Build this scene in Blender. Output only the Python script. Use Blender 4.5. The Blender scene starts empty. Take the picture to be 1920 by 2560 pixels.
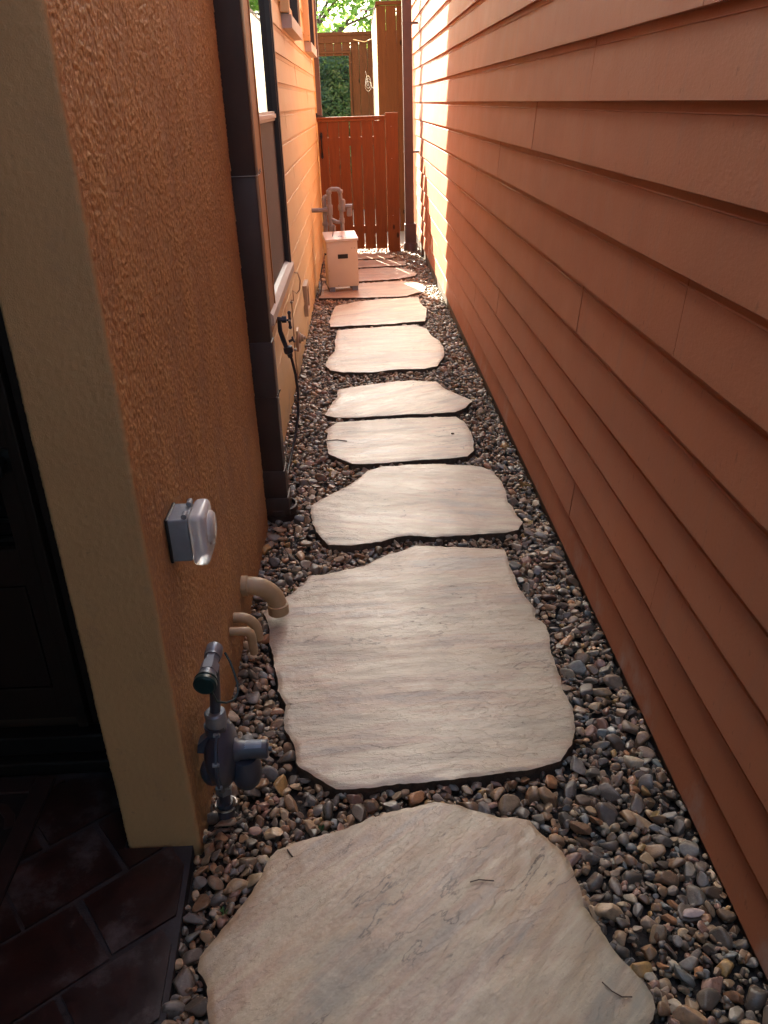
import bpy, bmesh, math, random
import numpy as np
from mathutils import Vector, Matrix, noise
from mathutils.geometry import delaunay_2d_cdt
random.seed(7); rng = np.random.default_rng(11)
R_ = math.radians
S = bpy.context.scene
C = S.collection

# ------------------------------------------------------------------ camera, sky, sun, exposure
cd = bpy.data.cameras.new('camera'); cam = bpy.data.objects.new('camera', cd); C.objects.link(cam); S.camera = cam
cd.sensor_fit = 'VERTICAL'; cd.sensor_height = 36; cd.lens = 28.575; cd.clip_start = 0.02; cd.clip_end = 500
cam.matrix_world = Matrix(((0.99906, 0.04039, -0.01599, 0), (-0.03248, 0.45004, -0.89242, 0), (-0.02885, 0.89209, 0.45093, 1.55), (0, 0, 0, 1)))
SUN_EL, SUN_AZ = 33.0, -19.3           # azimuth from +Y, clockwise
w = bpy.data.worlds.new("World"); S.world = w; w.use_nodes = True
nt = w.node_tree; nt.nodes.clear()
sky = nt.nodes.new('ShaderNodeTexSky'); sky.sky_type = 'NISHITA'; sky.sun_disc = False
sky.sun_elevation = R_(SUN_EL); sky.sun_rotation = R_(SUN_AZ % 360); sky.dust_density = 2.0
bg = nt.nodes.new('ShaderNodeBackground'); bg.inputs[1].default_value = 0.15
wo = nt.nodes.new('ShaderNodeOutputWorld')
nt.links.new(sky.outputs[0], bg.inputs[0]); nt.links.new(bg.outputs[0], wo.inputs[0])
sl = bpy.data.lights.new('sun', 'SUN'); sl.energy = 5.0; sl.angle = R_(0.53); sl.color = (1, .93, .82)
so = bpy.data.objects.new('sun', sl); C.objects.link(so)
sd = Vector((math.sin(R_(SUN_AZ)) * math.cos(R_(SUN_EL)), math.cos(R_(SUN_AZ)) * math.cos(R_(SUN_EL)), math.sin(R_(SUN_EL))))
so.rotation_euler = sd.to_track_quat('Z', 'Y').to_euler(); so.location = sd * 30
S.view_settings.view_transform = 'Standard'; S.view_settings.look = 'None'; S.view_settings.gamma = 1
S.view_settings.exposure = 3.12
S.view_settings.use_white_balance = True; S.view_settings.white_balance_temperature = 7050; S.view_settings.white_balance_tint = 4
S.cycles.max_bounces = 12; S.cycles.diffuse_bounces = 6

SL = 0.01                              # the ground falls gently away from the camera
def gz(y): return -SL * y

# ------------------------------------------------------------------ node helpers
def new_mat(name):
    m = bpy.data.materials.new(name); m.use_nodes = True
    t = m.node_tree; b = t.nodes['Principled BSDF']
    return m, t, b
def node(t, kind, **kw):
    n = t.nodes.new(kind)
    for k, v in kw.items():
        if k in n.inputs: n.inputs[k].default_value = v
        else: setattr(n, k, v)
    return n
def ramp(t, src, stops, interp='LINEAR'):
    r = t.nodes.new('ShaderNodeValToRGB'); cr = r.color_ramp; cr.interpolation = interp
    while len(cr.elements) < len(stops): cr.elements.new(0.5)
    for e, (p, c) in zip(cr.elements, stops):
        e.position = p; e.color = (c, c, c, 1) if not hasattr(c, '__len__') else (*c, 1)
    t.links.new(src, r.inputs[0]); return r.outputs[0]
def mix(t, f, a, b, mode='MIX'):
    n = t.nodes.new('ShaderNodeMix'); n.data_type = 'RGBA'; n.blend_type = mode
    for s, v in ((n.inputs[0], f), (n.inputs[6], a), (n.inputs[7], b)):
        if isinstance(v, bpy.types.NodeSocket): t.links.new(v, s)
        elif hasattr(v, '__len__'): s.default_value = (*v, 1)
        else: s.default_value = v
    return n.outputs[2]
def coords(t, scale=(1, 1, 1), rot=(0, 0, 0), kind='Object'):
    if kind == 'Pos': src = t.nodes.new('ShaderNodeNewGeometry').outputs['Position']
    else: src = t.nodes.new('ShaderNodeTexCoord').outputs['Object']
    mp = t.nodes.new('ShaderNodeMapping'); t.links.new(src, mp.inputs[0])
    mp.inputs['Scale'].default_value = scale; mp.inputs['Rotation'].default_value = rot
    return mp.outputs[0]
def noi(t, vec, scale, detail=4, rough=.55, dist=0.0):
    n = node(t, 'ShaderNodeTexNoise', Scale=scale, Detail=detail, Roughness=rough, Distortion=dist)
    t.links.new(vec, n.inputs['Vector']); return n.outputs[0]
def bump(t, b, h, strength, dist, prev=None):
    n = node(t, 'ShaderNodeBump', Strength=strength, Distance=dist); t.links.new(h, n.inputs['Height'])
    if prev is not None: t.links.new(prev, n.inputs['Normal'])
    t.links.new(n.outputs[0], b.inputs['Normal']); return n.outputs[0]
def simple(name, c, rough=.5, metal=0, var=.15, vs=12, bs=0, bd=.001, c2=None, spec=.5, scale=(1, 1, 1)):
    m, t, b = new_mat(name); v = coords(t, scale, kind='Pos')
    n = noi(t, v, vs, 5, .6)
    f = ramp(t, n, [(.3, 0), (.7, 1)])
    c2 = c2 or tuple(x * (1 - var * 2) for x in c)
    t.links.new(mix(t, f, c, c2), b.inputs['Base Color'])
    b.inputs['Roughness'].default_value = rough; b.inputs['Metallic'].default_value = metal
    b.inputs['Specular IOR Level'].default_value = spec
    if bs: bump(t, b, noi(t, v, bs, 4), .6, bd)
    return m

# ------------------------------------------------------------------ materials
def m_siding(name, c, c2, dirt, rough=.42):
    m, t, b = new_mat(name); v = coords(t, kind='Pos')
    big = ramp(t, noi(t, v, 1.3, 3), [(.3, 0), (.7, 1)])
    col = mix(t, big, c, c2)
    isl = t.nodes.new('ShaderNodeNewGeometry').outputs['Random Per Island']
    col = mix(t, .10, col, ramp(t, isl, [(0, tuple(x * .6 for x in c)), (1, tuple(min(1, x * 1.3) for x in c))]))
    st = coords(t, (1, 9, .9), kind='Pos')                      # vertical rain streaks
    sf = ramp(t, noi(t, st, 2.2, 6, .65), [(.52, 0), (.80, .55)])
    col = mix(t, sf, col, dirt)
    spv = coords(t, (1, 26, 10), kind='Pos')
    sp = ramp(t, noi(t, spv, 3.0, 3, .5), [(.66, 0), (.74, .65)])
    col = mix(t, sp, col, tuple(x * .55 for x in c))
    b.inputs['Specular IOR Level'].default_value = .75
    sz = t.nodes.new('ShaderNodeSeparateXYZ'); t.links.new(t.nodes.new('ShaderNodeNewGeometry').outputs['Position'], sz.inputs[0])
    low = node(t, 'ShaderNodeMath', operation='MULTIPLY')            # pale splash marks along the lowest boards
    t.links.new(ramp(t, sz.outputs[2], [(.03, 1), (.17, 0)]), low.inputs[0]); t.links.new(ramp(t, noi(t, coords(t, (1, 1, .6), kind='Pos'), 5.5, 7, .68), [(.53, 0), (.68, .75)]), low.inputs[1])
    col = mix(t, low.outputs[0], col, (.42, .34, .29))
    t.links.new(col, b.inputs['Base Color'])
    t.links.new(ramp(t, noi(t, v, 6, 4), [(.2, rough - .06), (.8, rough + .12)]), b.inputs['Roughness'])
    n1 = bump(t, b, noi(t, coords(t, (1, .8, 1.6), kind='Pos'), 70, 5, .6), .35, .0022)
    bump(t, b, noi(t, coords(t, (1, .25, 1), kind='Pos'), 16, 3), .25, .004, n1)
    return m
M_right = m_siding('terracotta_siding_paint', (.46, .158, .068), (.40, .137, .060), (.33, .150, .090), .58)
M_left = m_siding('tan_siding_paint', (.74, .545, .26), (.70, .51, .24), (.60, .43, .24), .50)

def m_stucco():
    m, t, b = new_mat('tan_stucco'); v = coords(t, kind='Pos')
    a = ramp(t, noi(t, v, 3.5, 5, .6), [(.3, 0), (.7, 1)])
    col = mix(t, a, (.52, .315, .145), (.45, .275, .13))
    g = ramp(t, noi(t, v, 11, 6, .7), [(.58, 0), (.75, .45)])
    col = mix(t, g, col, (.30, .21, .13))
    p = ramp(t, noi(t, v, 95, 3), [(.68, 0), (.76, .5)])
    col = mix(t, p, col, (.24, .16, .09))
    at = node(t, 'ShaderNodeAttribute', attribute_name='col')              # shade between the grains painted in, raised grains left light
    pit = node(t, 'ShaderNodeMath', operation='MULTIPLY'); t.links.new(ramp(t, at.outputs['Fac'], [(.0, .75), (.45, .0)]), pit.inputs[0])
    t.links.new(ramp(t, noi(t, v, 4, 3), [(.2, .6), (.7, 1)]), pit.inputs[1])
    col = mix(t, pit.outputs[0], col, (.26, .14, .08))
    t.links.new(col, b.inputs['Base Color']); b.inputs['Roughness'].default_value = .55; b.inputs['Specular IOR Level'].default_value = .25
    n1 = bump(t, b, noi(t, v, 380, 2, .6), .8, .0012)
    tr = noi(t, coords(t, (1, 1, .22), (.5, 0, 0), kind='Pos'), 40, 3, .6, 1.5)
    bump(t, b, tr, .05, .003, n1)
    return m
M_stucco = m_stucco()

def m_wood(name, c, c2, dark, rough=.55, s=1.0, spec=.5):
    m, t, b = new_mat(name); b.inputs['Specular IOR Level'].default_value = spec; v = coords(t, (6, 6, .5), kind='Pos')
    isl = t.nodes.new('ShaderNodeNewGeometry').outputs['Random Per Island']
    off = t.nodes.new('ShaderNodeVectorMath'); off.operation = 'ADD'
    cmb = t.nodes.new('ShaderNodeCombineXYZ'); ml = node(t, 'ShaderNodeMath', operation='MULTIPLY'); ml.inputs[1].default_value = 40
    t.links.new(isl, ml.inputs[0]); t.links.new(ml.outputs[0], cmb.inputs[2])
    t.links.new(v, off.inputs[0]); t.links.new(cmb.outputs[0], off.inputs[1])
    n = noi(t, off.outputs[0], 3.5 * s, 6, .6, 1.4)
    col = mix(t, ramp(t, n, [(.35, 0), (.65, 1)]), c, c2)
    fine = noi(t, off.outputs[0], 16 * s, 4, .7, .5)
    col = mix(t, ramp(t, fine, [(.5, 0), (.75, .6)]), col, dark)
    col = mix(t, .28, col, ramp(t, isl, [(0, tuple(x * .55 for x in c)), (1, tuple(min(1, x * 1.35) for x in c))]))
    kv = coords(t, (7, 3, 3.2), kind='Pos')
    vo = node(t, 'ShaderNodeTexVoronoi', Scale=1.0); t.links.new(kv, vo.inputs['Vector'])
    col = mix(t, ramp(t, vo.outputs['Distance'], [(.07, .85), (.13, 0)]), col, tuple(x * .25 for x in dark))
    t.links.new(col, b.inputs['Base Color']); b.inputs['Roughness'].default_value = rough
    bump(t, b, fine, .4, .002)
    return m
M_gate = m_wood('red_stained_cedar', (.25, .080, .022), (.18, .057, .017), (.08, .028, .012), .5, spec=.25)
M_fence = m_wood('weathered_cedar', (.058, .023, .013), (.044, .018, .010), (.02, .010, .007), .75, spec=.08)

PEBC = np.array([(.26, .17, .11), (.17, .11, .075), (.33, .24, .165), (.20, .18, .16), (.12, .10, .09), (.38, .29, .20), (.15, .145, .15),
                 (.30, .155, .085), (.24, .145, .12), (.42, .37, .30), (.18, .20, .215), (.36, .23, .10), (.10, .085, .075), (.27, .21, .17)])
def m_pebble():
    m, t, b = new_mat('river_pebbles')
    a = node(t, 'ShaderNodeAttribute', attribute_name='col')
    v = coords(t, kind='Pos')
    n = noi(t, v, 90, 5, .65)
    col = mix(t, ramp(t, n, [(.35, 0), (.7, .45)]), a.outputs['Color'], (.07, .05, .04))
    n2 = noi(t, v, 160, 3)
    col = mix(t, ramp(t, n2, [(.6, 0), (.75, .3)]), col, (.42, .34, .25))
    t.links.new(col, b.inputs['Base Color'])
    t.links.new(ramp(t, noi(t, v, 25, 2), [(.3, .26), (.7, .52)]), b.inputs['Roughness'])
    bump(t, b, noi(t, v, 260, 4), .45, .0015)
    return m
M_peb = m_pebble()

def m_stone(seed, ang, ripple, tint=(1, 1, 1), warm=.5):
    m, t, b = new_mat('flagstone')
    def cc(sc, z=0):
        tc = t.nodes.new('ShaderNodeNewGeometry').outputs['Position']
        r = t.nodes.new('ShaderNodeMapping'); t.links.new(tc, r.inputs[0]); r.inputs['Rotation'].default_value = (0, 0, -ang); r.inputs['Location'].default_value = (seed * 3.7, seed * 1.9, seed)
        q = t.nodes.new('ShaderNodeMapping'); t.links.new(r.outputs[0], q.inputs[0]); q.inputs['Scale'].default_value = sc
        return q.outputs[0]
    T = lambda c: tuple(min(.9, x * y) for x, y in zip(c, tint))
    band = noi(t, cc((.8, 4.6, 1)), 2.3, 6, .62, .25)
    col = ramp(t, band, [(.24, T((.24, .23, .195))), (.36, T((.40, .33, .25))), (.46, T((.50, .44, .345))), (.55, T((.44, .325, .25))), (.64, T((.36, .315, .285))), (.78, T((.56, .50, .41)))])
    b2 = noi(t, cc((.8, 2.4, 1)), 3.4, 7, .66, .2)
    col = mix(t, ramp(t, b2, [(.50, 0), (.66, .75 * warm)]), col, T((.47, .325, .205)))
    b3 = noi(t, cc((.8, 1.9, 1)), 2.7, 6, .62, .2)
    col = mix(t, ramp(t, b3, [(.54, 0), (.66, .85 if warm > .9 else .55)]), col, T((.29, .30, .28)) if warm > .9 else T((.27, .26, .25)))
    b.inputs['Specular IOR Level'].default_value = .7
    # flakes: stepped layers of split stone
    fl = noi(t, cc((.8, 2.3, 1)), 3.6, 8, .56, .1)
    fs = ramp(t, fl, [(.0, 0), (.33, .18), (.40, .34), (.46, .5), (.53, .62), (.60, .78), (.70, 1)], 'CONSTANT')
    fl2 = noi(t, cc((.7, 2.2, 1)), 11, 7, .6, .1)
    fs2 = ramp(t, fl2, [(.0, 0), (.38, .4), (.55, .7), (.66, 1)], 'CONSTANT')
    col = mix(t, .16, col, fs, 'OVERLAY')
    sp = noi(t, cc((1, 1, 1)), 60, 4)
    col = mix(t, ramp(t, sp, [(.66, 0), (.74, .55)]), col, T((.20, .15, .12)))
    lt = noi(t, cc((1, 1.3, 1)), 9, 6, .7)
    col = mix(t, ramp(t, lt, [(.58, 0), (.70, .5)]), col, T((.64, .575, .49)))
    ck = node(t, 'ShaderNodeMath', operation='MULTIPLY')
    t.links.new(ramp(t, fl, [(.396, 0), (.400, 1), (.404, 1), (.412, 0), (.523, 0), (.529, 1), (.532, 1), (.540, 0)]), ck.inputs[0])
    t.links.new(ramp(t, noi(t, cc((1, 1, 1)), 5, 3), [(.56, 0), (.62, .85)]), ck.inputs[1])
    col = mix(t, ck.outputs[0], col, (.10, .07, .05))
    lam = noi(t, cc((.9, 14, 1)), 5, 6, .7, .1)
    col = mix(t, ramp(t, lam, [(.50, 0), (.64, .36)]), col, T((.60, .53, .44)))
    col = mix(t, ramp(t, lam, [(.30, .32), (.42, 0)]), col, T((.30, .23, .19)))
    grn = noi(t, cc((1, 1, 1)), 300, 2)
    col = mix(t, ramp(t, grn, [(.3, .18), (.7, 0)]), col, (.22, .18, .15))
    t.links.new(col, b.inputs['Base Color'])
    t.links.new(ramp(t, b3, [(.3, .33), (.7, .50)]), b.inputs['Roughness'])
    n1 = bump(t, b, fs, 1.0, .0065)
    n2 = bump(t, b, fs2, .7, .0024, n1)
    n3 = bump(t, b, noi(t, cc((1, 1.5, 1)), 90, 4, .65), .5, .0018, n2)
    wv = node(t, 'ShaderNodeTexWave', Scale=ripple, Distortion=4.5, Detail=3.0); wv.bands_direction = 'Y'
    t.links.new(cc((.55, 1, 1)), wv.inputs['Vector'])
    bump(t, b, wv.outputs[0], .10 if seed > 2 else 0, .0025, n3)
    return m

M_soil = simple('dark_soil', (.045, .032, .024), .8, var=.25, vs=30, bs=120, bd=.006)
M_edge = simple('dark_stone_edge', (.13, .085, .055), .8, var=.3, vs=60, bs=150, bd=.003)  # stone sides, darker than the tops
M_brown = simple('dark_brown_metal', (.058, .036, .029), .52, 0, .12, 9, 60, .0004, spec=.35)
M_brown2 = simple('reddish_brown_metal', (.115, .062, .052), .42, 0, .12, 9)
M_dark = simple('dark_bronze_frame', (.03, .022, .02), .45)
M_steel = simple('bare_steel', (.55, .55, .55), .3, .9)
M_trim = simple('ochre_trim_paint', (.42, .20, .07), .5, var=.12, vs=20)
M_white = simple('off_white_vinyl', (.62, .58, .52), .4, var=.06)
M_sillm = simple('pale_sill_paint', (.50, .46, .43), .45, var=.08, vs=15, bs=80, bd=.0006)
M_screen = simple('grey_insect_screen', (.085, .09, .095), .6, var=.05, bs=900, bd=.0006)
M_grey = simple('grey_regulator_paint', (.050, .060, .085), .34, 0, .12, 25, 90, .0006)
M_grey2 = simple('dull_zinc_fitting', (.26, .29, .33), .38, .5, .15, 30, 120, .0005)
M_green = simple('dark_green_plastic', (.008, .035, .035), .4, var=.1)
M_rub = simple('black_rubber', (.014, .014, .016), .45, var=.1, vs=40)
M_boxp = simple('grey_box_plastic', (.20, .225, .25), .5, var=.08, vs=30, bs=150, bd=.0005)
M_drain = simple('tan_painted_pipe', (.50, .36, .20), .42, var=.10, vs=22, bs=130, bd=.0008)
M_pvc = simple('dusty_grey_pvc', (.26, .25, .25), .5, var=.12, vs=30)
M_cab = simple('beige_enamel', (.70, .61, .46), .38, var=.04, vs=4)
M_cabtop = simple('pale_beige_enamel', (.76, .71, .62), .42, var=.05, vs=9)
M_label = simple('white_sticker', (.75, .74, .72), .5, var=.03)
M_blk = simple('black_plastic', (.018, .015, .014), .4, var=.1)
M_valve = simple('dark_blue_grey_metal', (.05, .06, .085), .35, .4, .2, 50)
M_door = m_wood('dark_stained_door', (.020, .009, .006), (.013, .006, .004), (.006, .003, .002), .45)
M_iron = simple('wrought_iron', (.012, .011, .011), .4, .3)
M_mat = simple('brown_rubber_mat', (.030, .016, .016), .62, var=.2, vs=40, bs=300, bd=.001)
M_matd = simple('mat_ground', (.010, .008, .010), .8, var=.2, vs=60)
M_conc = simple('pale_concrete', (.13, .105, .085), .7, var=.12, vs=12, bs=60, bd=.002)
M_bark = simple('tree_bark', (.10, .075, .055), .8, var=.25, vs=20, bs=30, bd=.01)
M_twig = simple('dry_twig', (.09, .052, .034), .7, var=.2, vs=200)
M_sunlit_board = simple('pale_sunlit_board', (.66, .60, .50), .6, var=.06, vs=6)  # pale colour stands in for sun glare on the fence side boards
M_frame = simple('brown_opening_frame', (.26, .13, .065), .55, var=.12, vs=20)
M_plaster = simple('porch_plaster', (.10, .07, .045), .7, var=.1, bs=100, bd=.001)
M_roof = simple('brown_roof_shingle', (.09, .065, .055), .8, var=.25, vs=30, bs=60, bd=.004)
M_leafdry = simple('dry_yellow_leaf', (.55, .40, .16), .6, var=.2, vs=150)
M_chip = simple('pink_stone_chip', (.56, .42, .37), .55, var=.1, vs=150)
M_weed = simple('small_green_weed', (.06, .16, .04), .5, var=.2, vs=150)
M_wcable = simple('tan_painted_cable', (.55, .37, .22), .45, var=.06)

def m_glass(name, rough=.02, c=(.02, .022, .024)):
    m, t, b = new_mat(name); b.inputs['Base Color'].default_value = (*c, 1); b.inputs['Roughness'].default_value = rough
    b.inputs['Specular IOR Level'].default_value = 1.0
    bump(t, b, noi(t, coords(t, kind='Pos'), 3, 2), .02, .001); return m
M_glass = m_glass('window_glass')
M_dglass = m_glass('dark_door_glass', .15, (.004, .004, .005))
m, t, b = new_mat('clear_polycarbonate'); b.inputs['Base Color'].default_value = (.80, .82, .82, 1); b.inputs['Roughness'].default_value = .22
b.inputs['Transmission Weight'].default_value = .45; b.inputs['IOR'].default_value = 1.3
bump(t, b, noi(t, coords(t, kind='Pos'), 120, 3), .2, .0006); M_clear = m
m, t, b = new_mat('bulb_glass'); b.inputs['Base Color'].default_value = (.95, .88, .78, 1); b.inputs['Roughness'].default_value = .05
b.inputs['Transmission Weight'].default_value = .9; M_bulb = m

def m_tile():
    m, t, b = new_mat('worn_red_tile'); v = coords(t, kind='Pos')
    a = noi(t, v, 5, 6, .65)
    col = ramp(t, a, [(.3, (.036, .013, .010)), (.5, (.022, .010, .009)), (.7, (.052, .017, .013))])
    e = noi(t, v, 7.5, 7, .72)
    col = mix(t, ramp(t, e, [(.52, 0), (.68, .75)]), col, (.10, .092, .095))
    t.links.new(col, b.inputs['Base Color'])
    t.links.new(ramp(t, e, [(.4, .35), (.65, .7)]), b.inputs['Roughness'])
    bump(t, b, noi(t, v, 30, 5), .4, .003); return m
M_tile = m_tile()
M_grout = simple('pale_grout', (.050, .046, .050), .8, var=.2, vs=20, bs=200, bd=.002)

def m_leaf(name, c, c2, trans=.35):
    m, t, b = new_mat(name)
    isl = t.nodes.new('ShaderNodeNewGeometry').outputs['Random Per Island']
    col = ramp(t, isl, [(0, c), (1, c2)])
    t.links.new(col, b.inputs['Base Color']); b.inputs['Roughness'].default_value = .45
    tr = t.nodes.new('ShaderNodeBsdfTranslucent'); t.links.new(mix(t, .6, col, (.40, .65, .12)), tr.inputs[0])
    mx = t.nodes.new('ShaderNodeMixShader'); mx.inputs[0].default_value = trans
    t.links.new(b.outputs[0], mx.inputs[1]); t.links.new(tr.outputs[0], mx.inputs[2])
    t.links.new(mx.outputs[0], t.nodes['Material Output'].inputs[0]); return m
M_leaf = m_leaf('tree_leaves', (.05, .12, .03), (.13, .24, .06), .6)
M_ivy = m_leaf('ivy_leaves', (.018, .060, .030), (.050, .12, .055), .15)

# ------------------------------------------------------------------ object helpers
def link(o, parent=None):
    C.objects.link(o)
    if parent is not None: o.parent = parent
    return o
def tag(o, label, cat, group=None, kind=None):
    if label: o['label'] = label
    if cat: o['category'] = cat
    if group: o['group'] = group
    if kind: o['kind'] = kind
    return o
def structure(o): o['kind'] = 'structure'; return o
def thing(name, label, cat, loc=(0, 0, 0), rz=0, group=None):
    o = bpy.data.objects.new(name, None); o.empty_display_size = .05; o.location = loc; o.rotation_euler = (0, 0, rz)
    C.objects.link(o); return tag(o, label, cat, group)

class MB:
    """collects shapes into one mesh"""
    def __init__(s): s.bm = bmesh.new()
    def box(s, x0, x1, y0, y1, z0, z1, bev=0, seg=2):
        r = bmesh.ops.create_cube(s.bm, size=1)
        vs = r['verts']
        for v in vs:
            v.co = Vector(((x0 + x1) / 2 + v.co.x * (x1 - x0), (y0 + y1) / 2 + v.co.y * (y1 - y0), (z0 + z1) / 2 + v.co.z * (z1 - z0)))
        if bev:
            es = list({e for v in vs for e in v.link_edges})
            bmesh.ops.bevel(s.bm, geom=es, offset=bev, segments=seg, affect='EDGES', profile=.5)
        return s
    def poly(s, pts):
        f = s.bm.faces.new([s.bm.verts.new(p) for p in pts]); return f
    def prism(s, pts, axis, a, b):
        """pts: 2D polygon in the plane normal to axis ('x','y','z'), extruded from a to b"""
        def P(p, k):
            return {'x': (k, p[0], p[1]), 'y': (p[0], k, p[1]), 'z': (p[0], p[1], k)}[axis]
        A = [s.bm.verts.new(P(p, a)) for p in pts]; B = [s.bm.verts.new(P(p, b)) for p in pts]
        s.bm.faces.new(A); s.bm.faces.new(B[::-1]); n = len(pts)
        for i in range(n): s.bm.faces.new((A[i], B[i], B[(i + 1) % n], A[(i + 1) % n]))
        return s
    def tube(s, path, r, n=12, cap=True):
        path = [Vector(p) for p in path]; rs = r if hasattr(r, '__len__') else [r] * len(path)
        rings = []; up = None
        for i, p in enumerate(path):
            d = ((path[min(i + 1, len(path) - 1)] - p).normalized() + (p - path[max(i - 1, 0)]).normalized())
            if d.length < 1e-6: d = path[-1] - path[0]
            d.normalize()
            if up is None:
                up = Vector((0, 0, 1)) if abs(d.z) < .9 else Vector((1, 0, 0))
            a = d.cross(up)
            if a.length < 1e-4: a = d.cross(Vector((0, 1, 0)))
            a.normalize(); c = a.cross(d).normalized(); up = c
            rings.append([s.bm.verts.new(p + (a * math.cos(2 * math.pi * k / n) + c * math.sin(2 * math.pi * k / n)) * rs[i]) for k in range(n)])
        for A, B in zip(rings, rings[1:]):
            for k in range(n): s.bm.faces.new((A[k], A[(k + 1) % n], B[(k + 1) % n], B[k]))
        if cap:
            for rr in (rings[0][::-1], rings[-1]):
                s.bm.faces.new(rr)
        return s
    def lathe(s, o, axis, prof, n=24):
        """prof: list of (distance along axis, radius)"""
        o = Vector(o); axis = Vector(axis).normalized()
        u = axis.cross(Vector((0, 0, 1)) if abs(axis.z) < .9 else Vector((1, 0, 0))).normalized(); v = axis.cross(u)
        rings = [[s.bm.verts.new(o + axis * d + (u * math.cos(2 * math.pi * k / n) + v * math.sin(2 * math.pi * k / n)) * max(r, 1e-5)) for k in range(n)] for d, r in prof]
        for A, B in zip(rings, rings[1:]):
            for k in range(n): s.bm.faces.new((A[k], A[(k + 1) % n], B[(k + 1) % n], B[k]))
        s.bm.faces.new(rings[0][::-1]); s.bm.faces.new(rings[-1]); return s
    def ball(s, c, r, sc=(1, 1, 1), sub=2):
        q = bmesh.ops.create_icosphere(s.bm, subdivisions=sub, radius=r)
        for v in q['verts']: v.co = Vector((v.co.x * sc[0], v.co.y * sc[1], v.co.z * sc[2])) + Vector(c)
        return s
    def build(s, name, m, parent=None, smooth=False, ang=40):
        me = bpy.data.meshes.new(name); bmesh.ops.recalc_face_normals(s.bm, faces=s.bm.faces)
        s.bm.to_mesh(me); s.bm.free(); me.materials.append(m)
        me.polygons.foreach_set('use_smooth', [bool(smooth)] * len(me.polygons))
        if smooth:
            try: me.set_sharp_from_angle(angle=R_(ang))
            except Exception: pass
        o = bpy.data.objects.new(name, me); return link(o, parent)
def np_mesh(name, V, F, m, parent=None, smooth=True, col=None):
    me = bpy.data.meshes.new(name); V = np.asarray(V, np.float32); F = np.asarray(F, np.int32)
    me.vertices.add(len(V)); me.vertices.foreach_set('co', V.ravel())
    k = F.shape[1]; me.loops.add(F.size); me.loops.foreach_set('vertex_index', F.ravel())
    me.polygons.add(len(F)); me.polygons.foreach_set('loop_start', np.arange(len(F), dtype=np.int32) * k)
    me.polygons.foreach_set('loop_total', np.full(len(F), k, np.int32))
    me.update(calc_edges=True)
    me.polygons.foreach_set('use_smooth', np.full(len(F), bool(smooth)))
    if col is not None:
        a = me.attributes.new('col', 'FLOAT_COLOR', 'POINT'); a.data.foreach_set('color', np.asarray(col, np.float32).ravel())
    me.materials.append(m); me.update()
    o = bpy.data.objects.new(name, me); return link(o, parent)
def arc(c, r, a0, a1, n, plane='xz'):
    out = []
    for i in range(n + 1):
        a = R_(a0 + (a1 - a0) * i / n); p = (r * math.cos(a), r * math.sin(a))
        out.append({'xz': (c[0] + p[0], c[1], c[2] + p[1]), 'xy': (c[0] + p[0], c[1] + p[1], c[2]), 'yz': (c[0], c[1] + p[0], c[2] + p[1])}[plane])
    return out

# ------------------------------------------------------------------ ground
b_ = MB()
ys = [-30, -1.5, 0, 3, 6, 9, 12, 16, 60]
for a, c in zip(ys, ys[1:]):
    xs = [-60, -.435, .76, 60] if True else []
    for p, q in zip(xs, xs[1:]):
        za = gz(a) if a > 0 else 0; zc = gz(c) if c > 0 else 0
        b_.poly([(p, a, za - .028), (q, a, za - .028), (q, c, zc - .028), (p, c, zc - .028)])
bmesh.ops.remove_doubles(b_.bm, verts=b_.bm.verts, dist=1e-4)
structure(b_.build('ground', M_soil))
bb = MB(); bb.box(-4, 8, 10.95, 15.3, -.22, -.118)
structure(bb.build('patio', M_conc))

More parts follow.
